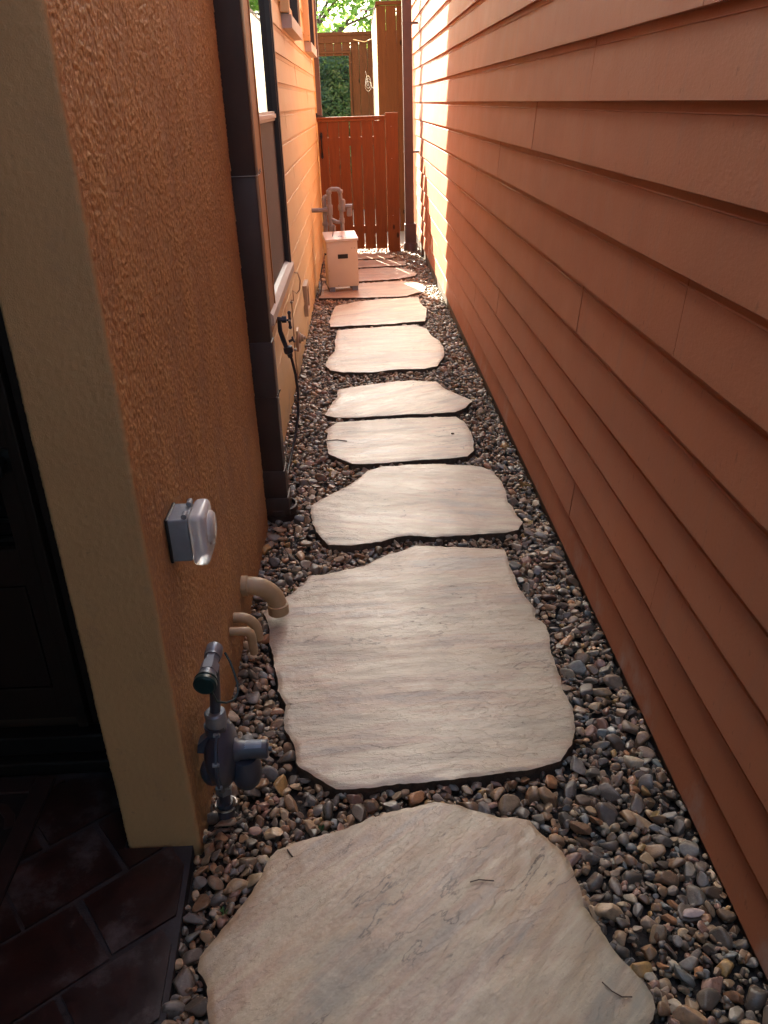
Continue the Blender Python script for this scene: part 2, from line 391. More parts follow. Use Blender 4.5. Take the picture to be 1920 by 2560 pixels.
STONES = [
 [(0.128,1.465),(0.179,1.450),(0.280,1.412),(0.352,1.396),(0.363,1.368),(0.384,1.332),(0.409,1.301),(0.418,1.271),(0.419,1.233),(0.421,1.189),(0.419,1.151),(0.440,1.108),(0.458,1.056),(0.480,1.010),(0.498,0.981),(0.503,0.956),(0.498,0.933),(0.485,0.911),(0.468,0.901),(0.435,0.846),(0.350,0.771),(0.205,0.730),(0.005,0.722),(-0.162,0.771),(-0.273,0.846),(-0.345,0.942),(-0.358,0.986),(-0.359,1.016),(-0.384,1.050),(-0.385,1.078),(-0.356,1.124),(-0.327,1.173),(-0.304,1.219),(-0.287,1.257),(-0.274,1.304),(-0.251,1.340),(-0.208,1.360),(-0.151,1.376),(-0.086,1.398),(-0.032,1.423),(0.032,1.446),(0.082,1.458)],
 [(0.171,2.788),(0.282,2.770),(0.399,2.744),(0.507,2.719),(0.511,2.630),(0.512,2.525),(0.517,2.425),(0.546,2.304),(0.533,2.253),(0.561,2.204),(0.557,2.134),(0.543,2.046),(0.546,1.973),(0.542,1.876),(0.549,1.802),(0.542,1.716),(0.513,1.645),(0.470,1.586),(0.389,1.558),(0.320,1.554),(0.254,1.541),(0.159,1.536),(0.055,1.529),(-0.050,1.525),(-0.117,1.525),(-0.143,1.544),(-0.187,1.586),(-0.216,1.607),(-0.238,1.702),(-0.265,1.760),(-0.266,1.857),(-0.299,1.924),(-0.315,2.034),(-0.343,2.167),(-0.355,2.261),(-0.381,2.349),(-0.331,2.423),(-0.297,2.461),(-0.264,2.523),(-0.230,2.586),(-0.117,2.613),(-0.040,2.644),(0.071,2.722)],
 [(0.205,3.603),(0.344,3.593),(0.510,3.555),(0.580,3.487),(0.601,3.368),(0.602,3.240),(0.592,3.152),(0.605,3.085),(0.612,3.002),(0.623,2.948),(0.591,2.883),(0.533,2.865),(0.375,2.856),(0.239,2.848),(0.146,2.874),(0.104,2.866),(0.036,2.829),(-0.079,2.805),(-0.178,2.820),(-0.200,2.864),(-0.227,2.939),(-0.249,3.033),(-0.262,3.181),(-0.221,3.247),(-0.133,3.345),(-0.072,3.424),(-0.007,3.546),(0.058,3.591)],
 [(-0.219,4.146),(-0.166,4.235),(-0.016,4.257),(0.171,4.264),(0.387,4.264),(0.491,4.252),(0.527,4.170),(0.544,4.010),(0.542,3.862),(0.527,3.748),(0.483,3.676),(0.391,3.657),(0.225,3.659),(0.059,3.633),(-0.081,3.637),(-0.130,3.695),(-0.200,3.781),(-0.217,3.943)],
 [(-0.172,4.829),(-0.030,4.898),(0.140,4.947),(0.290,4.957),(0.446,4.919),(0.485,4.763),(0.553,4.640),(0.622,4.523),(0.565,4.407),(0.498,4.330),(0.364,4.326),(0.173,4.325),(-0.062,4.305),(-0.177,4.314),(-0.239,4.370),(-0.211,4.542),(-0.175,4.695)],
 [(-0.208,6.355),(0.007,6.401),(0.409,6.446),(0.493,6.300),(0.513,6.056),(0.556,5.895),(0.569,5.728),(0.550,5.480),(0.478,5.263),(0.386,5.218),(0.217,5.222),(0.049,5.179),(-0.140,5.195),(-0.230,5.258),(-0.269,5.363),(-0.251,5.570),(-0.213,5.746),(-0.219,6.037)],
 [(-0.198,7.290),(-0.037,7.418),(0.182,7.485),(0.515,7.500),(0.509,7.270),(0.547,7.017),(0.525,6.743),(0.497,6.557),(0.249,6.513),(0.008,6.500),(-0.262,6.484),(-0.282,6.653),(-0.264,6.917),(-0.240,7.248)],
 [(-0.400,7.62),(0.019,7.578),(0.408,7.570),(0.482,7.679),(0.595,7.772),(0.592,8.090),(0.543,8.246),(0.392,8.333),(-0.021,8.269),(-0.390,8.214)],
 [(-0.260,8.444),(-0.015,8.388),(0.334,8.439),(0.553,8.576),(0.582,8.733),(0.491,9.020),(0.300,9.147),(-0.013,9.111),(-0.228,8.945)],
 [(-0.233,9.246),(-0.012,9.200),(0.236,9.239),(0.492,9.264),(0.504,9.491),(0.317,9.643),(-0.009,9.686),(-0.239,9.595)],
 [(-0.242,9.822),(-0.027,9.761),(0.321,9.756),(0.420,9.881),(0.283,10.155),(-0.249,10.213)],
]
SLAB = [  # raised tints on the far stones paint in the sky glare
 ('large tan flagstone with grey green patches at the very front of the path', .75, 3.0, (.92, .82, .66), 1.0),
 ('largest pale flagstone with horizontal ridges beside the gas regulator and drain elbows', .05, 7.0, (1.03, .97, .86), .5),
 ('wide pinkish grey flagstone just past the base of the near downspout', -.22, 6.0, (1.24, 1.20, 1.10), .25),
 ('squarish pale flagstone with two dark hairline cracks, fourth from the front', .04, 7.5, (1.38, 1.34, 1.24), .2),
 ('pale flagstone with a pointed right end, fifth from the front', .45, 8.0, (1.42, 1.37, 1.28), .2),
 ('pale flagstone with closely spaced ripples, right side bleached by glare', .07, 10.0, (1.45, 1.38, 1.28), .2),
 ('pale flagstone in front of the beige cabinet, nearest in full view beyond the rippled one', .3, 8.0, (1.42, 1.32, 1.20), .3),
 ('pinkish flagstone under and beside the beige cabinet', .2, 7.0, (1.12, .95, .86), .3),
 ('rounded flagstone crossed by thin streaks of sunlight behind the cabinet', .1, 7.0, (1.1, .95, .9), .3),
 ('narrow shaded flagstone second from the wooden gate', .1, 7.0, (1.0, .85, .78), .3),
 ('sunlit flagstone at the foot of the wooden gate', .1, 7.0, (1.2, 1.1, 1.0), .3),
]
def in_poly(P, x, y):
    c = np.zeros(len(x), bool); n = len(P)
    for i in range(n):
        x1, y1 = P[i]; x2, y2 = P[(i + 1) % n]
        c ^= ((y1 > y) != (y2 > y)) & (x < (x2 - x1) * (y - y1) / ((y2 - y1) + 1e-12) + x1)
    return c
def edge_dist(P, x, y):
    d = np.full(len(x), 9.)
    for i in range(len(P)):
        a = np.array(P[i]); b2 = np.array(P[(i + 1) % len(P)]); ab = b2 - a
        tt = np.clip(((x - a[0]) * ab[0] + (y - a[1]) * ab[1]) / (ab @ ab), 0, 1)
        d = np.minimum(d, np.hypot(x - a[0] - tt * ab[0], y - a[1] - tt * ab[1]))
    return d
TOP = .020
def make_stone(i):
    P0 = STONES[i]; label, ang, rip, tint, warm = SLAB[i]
    near = i < 3; step = .0072 if near else .018
    P = []
    for k, (a, b2) in enumerate(zip(P0, P0[1:] + P0[:1])):        # chipped outline
        L = math.hypot(b2[0] - a[0], b2[1] - a[1]); n = max(1, int(L / step))
        for j in range(n):
            f = j / n; x = a[0] + (b2[0] - a[0]) * f; y = a[1] + (b2[1] - a[1]) * f
            q = Vector((x * 9, y * 9, i * 5.1)); q2 = Vector((x * 45, y * 45, i * 2.3))
            k1, k2 = (.006, .0035) if near else (.006, .003)
            P.append((x + noise.noise(q) * k1 + noise.noise(q2) * k2, y + noise.noise(q + Vector((9, 3, 1))) * k1 + noise.noise(q2 + Vector((4, 7, 2))) * k2))
    A = np.array(P); x0, y0 = A.min(0); x1, y1 = A.max(0)
    gx, gy = np.meshgrid(np.arange(x0, x1, step), np.arange(y0, y1, step)); gx = gx.ravel(); gy = gy.ravel()
    gx = gx + rng.uniform(-.3, .3, len(gx)) * step; gy = gy + rng.uniform(-.3, .3, len(gy)) * step
    ok = in_poly(P, gx, gy); gx = gx[ok]; gy = gy[ok]; ok = edge_dist(P, gx, gy) > step * .55; gx = gx[ok]; gy = gy[ok]
    pts = [Vector(p) for p in P] + [Vector((a, b2)) for a, b2 in zip(gx, gy)]
    n = len(P)
    vo, eo, fo, *_ = delaunay_2d_cdt(pts, [(k, (k + 1) % n) for k in range(n)], [list(range(n))], 1, 1e-5)
    V = np.array([(v.x, v.y) for v in vo]); d = edge_dist(P, V[:, 0], V[:, 1])
    ca, sa = math.cos(ang), math.sin(ang); Z = []
    for (x, y), dd in zip(V, d):
        u = x * ca + y * sa; v = -x * sa + y * ca
        h = noise.fractal(Vector((u * 5, v * 11, i * 3.)), .8, 2.1, 4) * .0006
        h += math.floor(noise.fractal(Vector((u * 4, v * 8, i + 7.)), .8, 2.1, 5) * 4) * .0005
        if i == 0: h *= 1.15
        h += (0 if i == 0 else .00045) * math.sin(v * rip * 14 + 3 * noise.noise(Vector((u * 3, v * 3, i))))
        chip = max(0, .007 + .009 * noise.noise(Vector((x * 14, y * 14, i))) - dd)
        Z.append(TOP + gz(y) + h - chip * .38)
    verts = [(x, y, z) for (x, y), z in zip(V, Z)]
    faces = [tuple(f) for f in fo]
    # side wall below the rim
    idx = {}
    for k in range(n):
        idx[k] = int(np.argmin((V[:, 0] - P[k][0]) ** 2 + (V[:, 1] - P[k][1]) ** 2))
    base = len(verts)
    for row, (dz, out) in enumerate([(-.012, -.0015), (-.045, .004)]):
        for k in range(n):
            x, y = P[k]; jz = noise.noise(Vector((x * 30, y * 30, row))) * .003
            cx, cy = A.mean(0); l = math.hypot(x - cx, y - cy)
            verts.append((x + (x - cx) / l * (out + jz), y + (y - cy) / l * (out + jz), TOP + gz(y) + dz))
    for k in range(n):
        k2 = (k + 1) % n
        faces.append((idx[k], idx[k2], base + k2, base + k))
        faces.append((base + k, base + k2, base + n + k2, base + n + k))
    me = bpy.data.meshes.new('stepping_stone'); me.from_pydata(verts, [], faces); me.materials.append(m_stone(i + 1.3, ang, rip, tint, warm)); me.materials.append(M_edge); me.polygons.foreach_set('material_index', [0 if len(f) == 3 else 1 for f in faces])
    bm = bmesh.new(); bm.from_mesh(me); bmesh.ops.recalc_face_normals(bm, faces=bm.faces); bm.to_mesh(me); bm.free()
    me.polygons.foreach_set('use_smooth', [True] * len(me.polygons)); me.set_sharp_from_angle(angle=R_(38))
    o = link(bpy.data.objects.new('stepping_stone', me)); tag(o, label, 'stepping stone', 'flagstones along the side path')
for i in range(len(STONES)): make_stone(i)

# ------------------------------------------------------------------ river pebbles between the stones (uncountable)
def ico(sub):
    bm = bmesh.new(); bmesh.ops.create_icosphere(bm, subdivisions=sub, radius=1); bm.verts.ensure_lookup_table()
    V = np.array([v.co[:] for v in bm.verts]); F = np.array([[v.index for v in f.verts] for f in bm.faces]); bm.free(); return V, F
def variants(sub, n):
    V0, F = ico(sub); out = []
    for k in range(n):
        V = V0.copy()
        for _ in range(rng.integers(5, 13)):
            nn = rng.normal(size=3); nn /= np.linalg.norm(nn); dlim = rng.uniform(.42, .84)
            ex = np.maximum(0, V @ nn - dlim); V = V - np.outer(ex * .93, nn)
        V = V / np.linalg.norm(V, axis=1).mean() * .98
        V = V * np.array([1, rng.uniform(.62, .95), rng.uniform(.42, .72)])
        V = V + .03 * rng.normal(size=3) * np.sin(V[:, [1, 2, 0]] * 3)
        out.append(V)
    return out, F
VA, FA = variants(3, 26); VB, FB = variants(2, 18)
polys = [np.array(p) for p in STONES]
def blocked(x, y, pad):
    bad = np.zeros(len(x), bool)
    for P in polys:
        P = P.tolist(); bb0 = np.min(P, 0) - .1; bb1 = np.max(P, 0) + .1
        s_ = (x > bb0[0]) & (x < bb1[0]) & (y > bb0[1]) & (y < bb1[1])
        if s_.any():
            xi = x[s_]; yi = y[s_]; ins = in_poly(P, xi, yi); d = edge_dist(P, xi, yi); d[ins] *= -1
            bad[np.where(s_)[0][d < pad[s_]]] = True
    return bad
def xr(y): return .742 + 0 * y
cellg = {}; big = []
N = 60000
cy_ = .45 + (10.9 - .45) * rng.random(N) ** 1.35; cx_ = rng.uniform(-.445, .75, N)
cr_ = np.clip(rng.lognormal(math.log(.0118), .38, N), .006, .025)
order = np.argsort(-cr_[:26000]); order = np.concatenate([order, np.arange(26000, N)])
bl = blocked(cx_, cy_, cr_ * .55)
for k in order:
    if bl[k]: continue
    x, y, r = cx_[k], cy_[k], cr_[k]
    if x - r * .6 < -.445 or x + r * .8 > xr(y): continue
    g = (int(x / .05), int(y / .05)); ok = True
    for a in (-1, 0, 1):
        for b2 in (-1, 0, 1):
            for (X, Y, Rr) in cellg.get((g[0] + a, g[1] + b2), ()):
                if (X - x) ** 2 + (Y - y) ** 2 < (.74 * (Rr + r)) ** 2: ok = False; break
            if not ok: break
        if not ok: break
    if ok: cellg.setdefault(g, []).append((x, y, r)); big.append((x, y, r))
big = np.array(big)
NS = 32000
sx = rng.uniform(-.44, .745, NS); sy = .45 + 10.4 * rng.random(NS) ** 1.3; sr = np.clip(rng.lognormal(math.log(.0068), .35, NS), .003, .013)
ok = ~blocked(sx, sy, sr * .4); sx, sy, sr = sx[ok], sy[ok], sr[ok]
def scatter(xs, ys_, rs, zs, Vs, F, tilt):
    n = len(xs); nv = len(Vs[0]); allV = np.empty((n, nv, 3), np.float32); col = np.empty((n, nv, 4), np.float32)
    va = rng.integers(0, len(Vs), n); yaw = rng.uniform(0, 6.28, n); t1 = rng.normal(0, tilt, n); t2 = rng.normal(0, tilt, n)
    ci = rng.choice(len(PEBC), n, p=np.array([13, 12, 8, 8, 11, 4, 7, 5, 7, 2.5, 4, 2, 9, 8]) / 100.5); br = rng.uniform(.55, 1.4, n)
    for k in range(n):
        V = Vs[va[k]] * rs[k] * (1.12, 1, 1)
        c1, s1, c2, s2, c3, s3 = math.cos(t1[k]), math.sin(t1[k]), math.cos(t2[k]), math.sin(t2[k]), math.cos(yaw[k]), math.sin(yaw[k])
        Rm = np.array([[c3, -s3, 0], [s3, c3, 0], [0, 0, 1]]) @ np.array([[c2, 0, s2], [0, 1, 0], [-s2, 0, c2]]) @ np.array([[1, 0, 0], [0, c1, -s1], [0, s1, c1]])
        allV[k] = V @ Rm.T + (xs[k], ys_[k], zs[k]); col[k, :, :3] = PEBC[ci[k]] * br[k] * (1.38, 1.27, 1.05); col[k, :, 3] = 1
    Fs = (F[None] + (np.arange(n) * nv)[:, None, None]).reshape(-1, 3)
    return allV.reshape(-1, 3), Fs, col.reshape(-1, 4)
nb = big[:, 1] < 3.6
def lump(x, y): return np.array([noise.noise(Vector((a * 5, b2 * 5, 0))) for a, b2 in zip(x, y)]) * .010
parts = []
for msk, Vs, F in ((nb, VA, FA), (~nb, VB, FB)):
    q = big[msk]; z = gz(q[:, 1]) - .008 + lump(q[:, 0], q[:, 1]) + rng.uniform(-.005, .006, len(q)) + (q[:, 2] - .0125) * .25
    parts.append(scatter(q[:, 0], q[:, 1], q[:, 2], z, Vs, F, .33))
z = gz(sy) - .013 + lump(sx, sy) + rng.uniform(-.004, .009, len(sx))
parts.append(scatter(sx, sy, sr, z, VB, FB, .5))
off = 0; VV = []; FF = []; CC = []
for V, F, c in parts: VV.append(V); FF.append(F + off); CC.append(c); off += len(V)
gv = np_mesh('gravel', np.concatenate(VV), np.concatenate(FF), M_peb, None, True, np.concatenate(CC))
tag(gv, 'mixed brown and grey river pebbles filling the path around the flagstones', 'gravel', kind='stuff')
print('pebbles', len(big), len(sx))

# ------------------------------------------------------------------ lap siding
def siding(name, m, parent, xw, sgn, y0, y1, laps, joints, proud=.018, seed=1, period=3.6):
    rn = random.Random(seed); V = []; F = []
    for k in range(len(laps) - 1):
        zb, zt = laps[k], laps[k + 1]; jp = joints[k % len(joints)]
        cuts = [y0]; j = jp - 5 * period
        while j < y1:
            if j > y0 + .1: cuts.append(j)
            j += period
        cuts.append(y1)
        for a, c in zip(cuts, cuts[1:]):
            a2 = a + .002; c2 = c - .002; n = max(1, int((c2 - a2) / .28)); top = min(zt + .012, zt + .012)
            dj = rn.uniform(-.0009, .0009); rows = []
            for i in range(n + 1):
                y = a2 + (c2 - a2) * i / n
                wz = .0011 * noise.noise(Vector((y * 1.7, k * 3.1, seed))); wd = dj + .0011 * noise.noise(Vector((y * 1.1, k * 5.3, seed + 4)))
                prof = [(.003, zb + wz), (proud - .0006 + wd, zb + wz), (proud + wd, zb + .0012 + wz), (proud * .34 + wd, zt - .0265 + wz), (proud * .34 + .0021 + wd, zt - .0245 + wz),
                        (proud * .31 - .0010 + wd, zt - .0220 + wz), (.0045, top), (0, top)]
                rows.append([len(V) + q for q in range(len(prof))]); V += [(xw + sgn * d, y, z) for d, z in prof]
            q = len(rows[0])
            for A, B in zip(rows, rows[1:]):
                for e in range(q): F.append((A[e], A[(e + 1) % q], B[(e + 1) % q], B[e]))
            F.append((rows[0][0], rows[0][1], rows[0][3], rows[0][6])); F.append((rows[-1][0], rows[-1][1], rows[-1][3], rows[-1][6]))
    o = np_mesh(name, V, F, m, parent, False)
    bm = bmesh.new(); bm.from_mesh(o.data); bmesh.ops.recalc_face_normals(bm, faces=bm.faces); bm.to_mesh(o.data); bm.free()
    return o

# right house
HR = thing('house', 'house clad in terracotta painted lap siding along the right of the path', 'house', (1.5, 5, 0))
def at0(o): o.parent = HR; o.matrix_parent_inverse = Matrix.Translation((-1.5, -5, 0)); return o
LR = [.0, .151, .315, .480, .640, .815, .985, 1.174, 1.350, 1.531, 1.707, 1.888, 2.057, 2.225]
while LR[-1] < 5.0: LR.append(LR[-1] + .171)
JR = [3.5, 2.67, 1.8, 4.48, 3.62, 2.77, 1.875, 4.6, 3.71, 2.855, 1.967, 4.776, 3.9, 3.0, 2.1]
at0(siding('lap_siding', M_right, None, .7545, -1, -1.6, 12.3, LR, JR, .0195, 3))
at0(MB().box(.756, 6, -1.6, 12.3, -.4, 5.1).build('wall', M_right))
at0(MB().box(.7465, .7555, -1.6, 12.3, -.4, -.004).build('foundation', M_conc))
e = MB().box(.66, 6.3, -1.8, 12.6, 5.12, 5.26); e.prism([(.66, 5.265), (6.3, 5.265), (6.3, 7.2), (4, 7.2)], 'y', -1.8, 12.6)
at0(e.build('roof', M_roof))

# left house
HL = thing('house', 'tan stucco and siding house with dark recessed entry along the left', 'house', (-2.0, 5, 0))
def atL(o, inv=True): o.parent = HL; o.matrix_parent_inverse = Matrix.Translation((2.0, -5, 0)); return o
LL = [-.13, .035, .20, .365, .53, .69, .855, 1.019, 1.182, 1.348, 1.510, 1.667, 1.821, 1.966, 2.125]
while LL[-1] < 4.9: LL.append(LL[-1] + .165)
atL(siding('lap_siding', M_left, None, -.452, 1, 3.06, 10.33, LL, [5.1, 7.12, 6.2, 8.3, 9.4], .013, 9))
atL(MB().box(-6, -.4535, 3.05, 10.32, -.4, 5.0).build('wall', M_left))
cb = MB().box(-.4522, -.432, 10.331, 10.37, -.13, 4.95); atL(cb.build('corner_board', M_left))
# stucco wing wall: a fine grid wrapped round its corners and roughened along its normals
def stucco():
    st = .0038; P = []; Nn = []; A = []
    def seg(p, q, nrm, amp):
        L = math.hypot(q[0] - p[0], q[1] - p[1]); n = int(L / st)
        for i in range(n): P.append((p[0] + (q[0] - p[0]) * i / n, p[1] + (q[1] - p[1]) * i / n)); Nn.append(nrm); A.append(amp)
    x0, x1, y0, y1, r = -.604, -.434, 1.375, 3.045, .008
    seg((x0, 1.72), (x0, y0 + r), (-1, 0), .0012)
    for i in range(3): a = R_(180 + 30 * i + 15); P.append((x0 + r + r * math.cos(a), y0 + r + r * math.sin(a))); Nn.append((math.cos(a), math.sin(a))); A.append(.0016)
    seg((x0 + r, y0), (x1 - r, y0), (0, -1), .0015)
    for i in range(3): a = R_(270 + 30 * i + 15); P.append((x1 - r + r * math.cos(a), y0 + r + r * math.sin(a))); Nn.append((math.cos(a), math.sin(a))); A.append(.0020)
    seg((x1, y0 + r), (x1, y1 - r), (1, 0), .0030)
    seg((x1, y1 - r), (x1 - .02, y1), (.7, .7), .003)
    P = np.array(P); Nn = np.array(Nn); A = np.array(A); n = len(P)
    zs = np.arange(-.06, 3.05, st); mz = len(zs)
    g = rng.random((mz, n))                                          # grains
    g = np.clip((g * .8 + .1 * (np.roll(g, 1, 0) + np.roll(g, 1, 1)) - .45) / .5, 0, 1) ** 1.3
    low = np.zeros((mz, n))
    for a in range(0, mz):
        for c in range(0, n, 4):
            low[a, c:c + 4] = noise.noise(Vector((P[c, 0] * 9 + 3, P[c, 1] * 9, zs[a] * 5)))
    d = A[None] * (g * (1 + .45 * low) - .4) + low * .0013
    d[:2] *= .5
    X = P[None, :, 0] + Nn[None, :, 0] * d; Y = P[None, :, 1] + Nn[None, :, 1] * d; Z = np.repeat(zs[:, None], n, 1)
    V = np.stack([X, Y, Z], -1).reshape(-1, 3)
    i = np.arange(mz - 1)[:, None] * n + np.arange(n - 1)[None]; F = np.stack([i, i + 1, i + n + 1, i + n], -1).reshape(-1, 4)
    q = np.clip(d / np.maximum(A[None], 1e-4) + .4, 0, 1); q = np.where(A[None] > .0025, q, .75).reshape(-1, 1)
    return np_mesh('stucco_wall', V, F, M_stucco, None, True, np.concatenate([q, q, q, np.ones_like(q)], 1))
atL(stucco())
u = MB().box(-.60, -.438, 1.38, 3.04, -.03, 3.0); u.box(-6, -.434, 1.375, 3.045, 3.04, 5.0); u.box(-6, -.44, 1.78, 3.03, -.05, 3.02)
atL(u.build('wall_core', M_stucco))
e = MB().box(-6.3, -.33, 1.1, 10.6, 5.02, 5.14); e.prism([(-6.3, 5.145), (-.33, 5.145), (-4, 6.6), (-6.3, 6.6)], 'y', 1.1, 10.6)
atL(e.build('roof', M_roof))
# porch: side wall, ceiling, entry wall
pm = MB().box(-2.6, -2.45, -2.2, 1.72, -.02, 2.55); pm.box(-2.45, -.605, 1.722, 1.775, -.02, 2.55)
pm.box(-2.6, -.36, -1.2, 1.374, 2.55, 2.75); pm.box(-2.6, .73, -2.2, -1.2001, 2.55, 2.75); pm.box(-2.45, -.60, -2.2, -2.05, -.02, 2.548)  # unseen roof over the path and back wall, added to keep sky light out
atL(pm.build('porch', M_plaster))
# door with glass, iron scrolls and raised panel
DX0, DX1 = -1.72, -.795; DY = 1.70
d = MB().box(DX0, DX0 + .09, DY, DY + .04, .12, 2.2, .002); d.box(DX1 - .045, DX1, DY, DY + .04, .12, 2.2, .002)
d.box(DX0 + .09, DX1 - .045, DY, DY + .04, .53, .63, .002); d.box(DX0 + .09, DX1 - .045, DY, DY + .04, .12, .22, .002); d.box(DX0 + .09, DX1 - .045, DY, DY + .04, 2.05, 2.2, .002)
for q, (e0, e1) in enumerate(((.0, .010), (.03, .004), (.06, -.004))):
    d.box(DX0 + .095 + e0, DX1 - .05 - e0, DY + .012 - e1, DY + .035, .225 + e0, .525 - e0, .003)
dd = atL(d.build('door', M_door))
def sub(o, par): o.parent = par; return o
sub(MB().box(DX0 + .091, DX1 - .046, DY + .018, DY + .024, .632, 2.048).build('glass', M_dglass), dd)
ir = MB()
for cx, cz, r in ((-.90, .72, .035), (-.97, .70, .03), (-.90, .86, .05), (-.93, 1.02, .045), (-1.05, .8, .06), (-1.2, .75, .05), (-1.1, 1.05, .07)):
    pth = [(cx + r * (1 - k / 26) * math.cos(k * .42), DY + .010, cz + r * (1 - k / 26) * math.sin(k * .42)) for k in range(22)]
    ir.tube(pth, .004, 6)
ir.box(DX0 + .091, DX1 - .046, DY + .005, DY + .014, .650, .660); ir.box(DX0 + .091, DX1 - .046, DY + .005, DY + .014, .700, .708)
sub(ir.build('ironwork', M_iron, None, True), dd)
h = MB().lathe((-.815, DY, .86), (0, -1, 0), [(0, .03), (.006, .03), (.01, .012), (.035, .010), (.045, .024), (.065, .022), (.07, .01)], 16)
sub(h.build('handle', M_iron, None, True), dd)
fr = MB().box(-.793, -.765, DY - .02, DY + .021, .0, 2.23, .004); fr.box(-.764, -.606, DY + .006, DY + .021, .0, 2.23, .003); fr.box(-2.2, -1.73, DY - .01, DY + .021, 0, 2.5, .003)
fr.box(-1.73, -.765, DY - .02, DY + .021, 2.231, 2.5, .003)
atL(fr.build('door_frame', M_door))
th = MB().box(-1.73, -.607, 1.615, 1.69, .004, .045, .006); th.box(-1.73, -.607, 1.645, 1.695, .046, .105, .006)
atL(th.build('threshold', M_iron))

# windows
def window(name, y0, y1, z0, z1, out, trim, deep, label=None, screen=True):
    x = -.4385
    f = MB(); f.box(x - .01, x + out, y0, y0 + .045, z0, z1, .002); f.box(x - .01, x + out * .9, y1 - .045, y1, z0, z1, .002); f.box(x - .01, x + out, y0 + .045, y1 - .045, z1 - .05, z1, .002)
    f = atL(f.build(name, trim))
    sub(MB().box(x - .008, x - .004, y0 + .046, y1 - .046, z0 + .02, z1 - .051).build('pane', M_glass), f)
    return f
x = -.4385
w1 = MB(); w1.box(x - .01, -.404, 4.86, 4.905, .66, 2.6, .002); w1.box(x - .01, -.410, 4.835, 4.858, .66, 2.6, .001); w1.box(x - .01, -.404, 3.50, 4.858, 2.55, 2.6, .002)
w1 = atL(w1.build('window', M_dark))
sub(MB().box(x - .01, -.4065, 3.62, 3.80, .64, 2.548, .003).box(x - .01, -.402, 3.80, 3.815, .64, 2.548, .001).build('jamb', M_trim), w1)
sub(MB().box(x - .01, -.4145, 3.816, 3.85, .70, 2.548, .002).build('inner_frame', M_white), w1)
sub(MB().prism([(x + .0105, 3.851), (x + .0035, 4.834), (x - .006, 4.834), (x - .006, 3.851)], 'z', 1.521, 2.548).build('pane', M_glass), w1)
sub(MB().box(x - .004, x + .012, 3.851, 4.834, 1.475, 1.52, .002).box(x + .012, x + .022, 3.851, 4.80, 1.488, 1.508, .002).build('meeting_rail', M_white), w1)
sub(MB().box(x - .004, x + .004, 3.851, 4.834, .745, 1.474).build('insect_screen', M_screen), w1)
sl_ = MB().prism([(x - .01, .755), (-.415, .742), (-.394, .720), (-.394, .680), (-.402, .676), (x - .01, .676)], 'y', 3.60, 4.93)
sub(sl_.build('sill', M_sillm), w1)
for (ya, yb) in ((6.08, 7.22), (8.75, 9.95)):
    ww = window('window', ya, yb, 2.07, 3.3, .045, M_dark, .02)
    sub(MB().prism([(x - .01, 2.069), (x + .060, 2.060), (x + .060, 1.985), (x - .01, 1.985)], 'y', ya - .02, yb + .02).build('sill', M_sillm), ww)
    sub(MB().box(x - .01, x + .052, ya - .06, ya - .001, 2.071, 3.34, .002).build('side_trim', M_left), ww); sub(MB().box(x - .01, x + .052, yb + .001, yb + .05, 2.071, 3.34, .002).build('side_trim', M_left), ww)

# ------------------------------------------------------------------ porch floor and mat
fl = MB(); ex = -.442
def edge(y): return -.451 + (1.35 - y) * .05
fl.prism([(-2.45, -2.05), (edge(-2.05), -2.05), (edge(.9), .9), (edge(1.374), 1.374), (-.606, 1.374), (-.606, 1.72), (-2.45, 1.72)], 'z', -.12, -.006)
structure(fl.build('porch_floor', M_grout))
tl = MB(); tr_ = random.Random(5)
ca, sa = math.cos(R_(38)), math.sin(R_(38))
def clip(poly, a, b2, c):
    out = []
    for i in range(len(poly)):
        p, q = poly[i], poly[(i + 1) % len(poly)]; dp = a * p[0] + b2 * p[1] - c; dq = a * q[0] + b2 * q[1] - c
        if dp <= 0: out.append(p)
        if dp * dq < 0: f = dp / (dp - dq); out.append((p[0] + (q[0] - p[0]) * f, p[1] + (q[1] - p[1]) * f))
    return out
for i in range(-18, 18):
    for j in range(-20, 20):
        s_ = .23; o = (.115 if j % 2 else 0)
        pts = []
        for (a, c) in ((0, 0), (1, 0), (1, 1), (0, 1)):
            g_ = .0065; u_ = (i + a) * s_ + o + (g_ if a == 0 else -g_) + tr_.uniform(-.004, .004); v_ = (j + c) * s_ * .8 + (g_ if c == 0 else -g_) + tr_.uniform(-.004, .004)
            pts.append((u_ * ca - v_ * sa - .75, u_ * sa + v_ * ca + .95))
        pts = clip(pts, 1, .05, -.451 + 1.35 * .05 - .012); pts = clip(pts, 0, 1, 1.60); pts = clip(pts, -1, 0, 2.44); pts = clip(pts, 0, -1, 2.0)
        pts2 = clip(pts, 0, 1, 1.368) if pts else []
        for pp in ([pts2] if pts2 else []) + ([clip(clip(pts, 1, 0, -.612), 0, -1, -1.3685)] if pts else []):
            if len(pp) > 2:
                ar = abs(sum(pp[k][0] * pp[(k + 1) % len(pp)][1] - pp[(k + 1) % len(pp)][0] * pp[k][1] for k in range(len(pp)))) / 2
                if ar > 4e-4: tl.prism(pp, 'z', -.0065, .0)
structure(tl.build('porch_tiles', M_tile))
mt = thing('door_mat', 'dark brown rubber mat with scroll pattern on the porch tiles', 'door mat', (-1.2, 1.3, .002))
mo = MB().box(-1.55, -.845, .92, 1.60, .0025, .006); o = mo.build('backing', M_matd); o.parent = mt; o.matrix_parent_inverse = Matrix.Translation((1.2, -1.3, -.002))
mo = MB(); mo.box(-1.55, -1.50, .92, 1.60, .0062, .013, .002); mo.box(-.895, -.845, .92, 1.60, .0062, .013, .002); mo.box(-1.50, -.895, .92, .97, .0062, .013, .002); mo.box(-1.50, -.895, 1.55, 1.60, .0062, .013, .002)
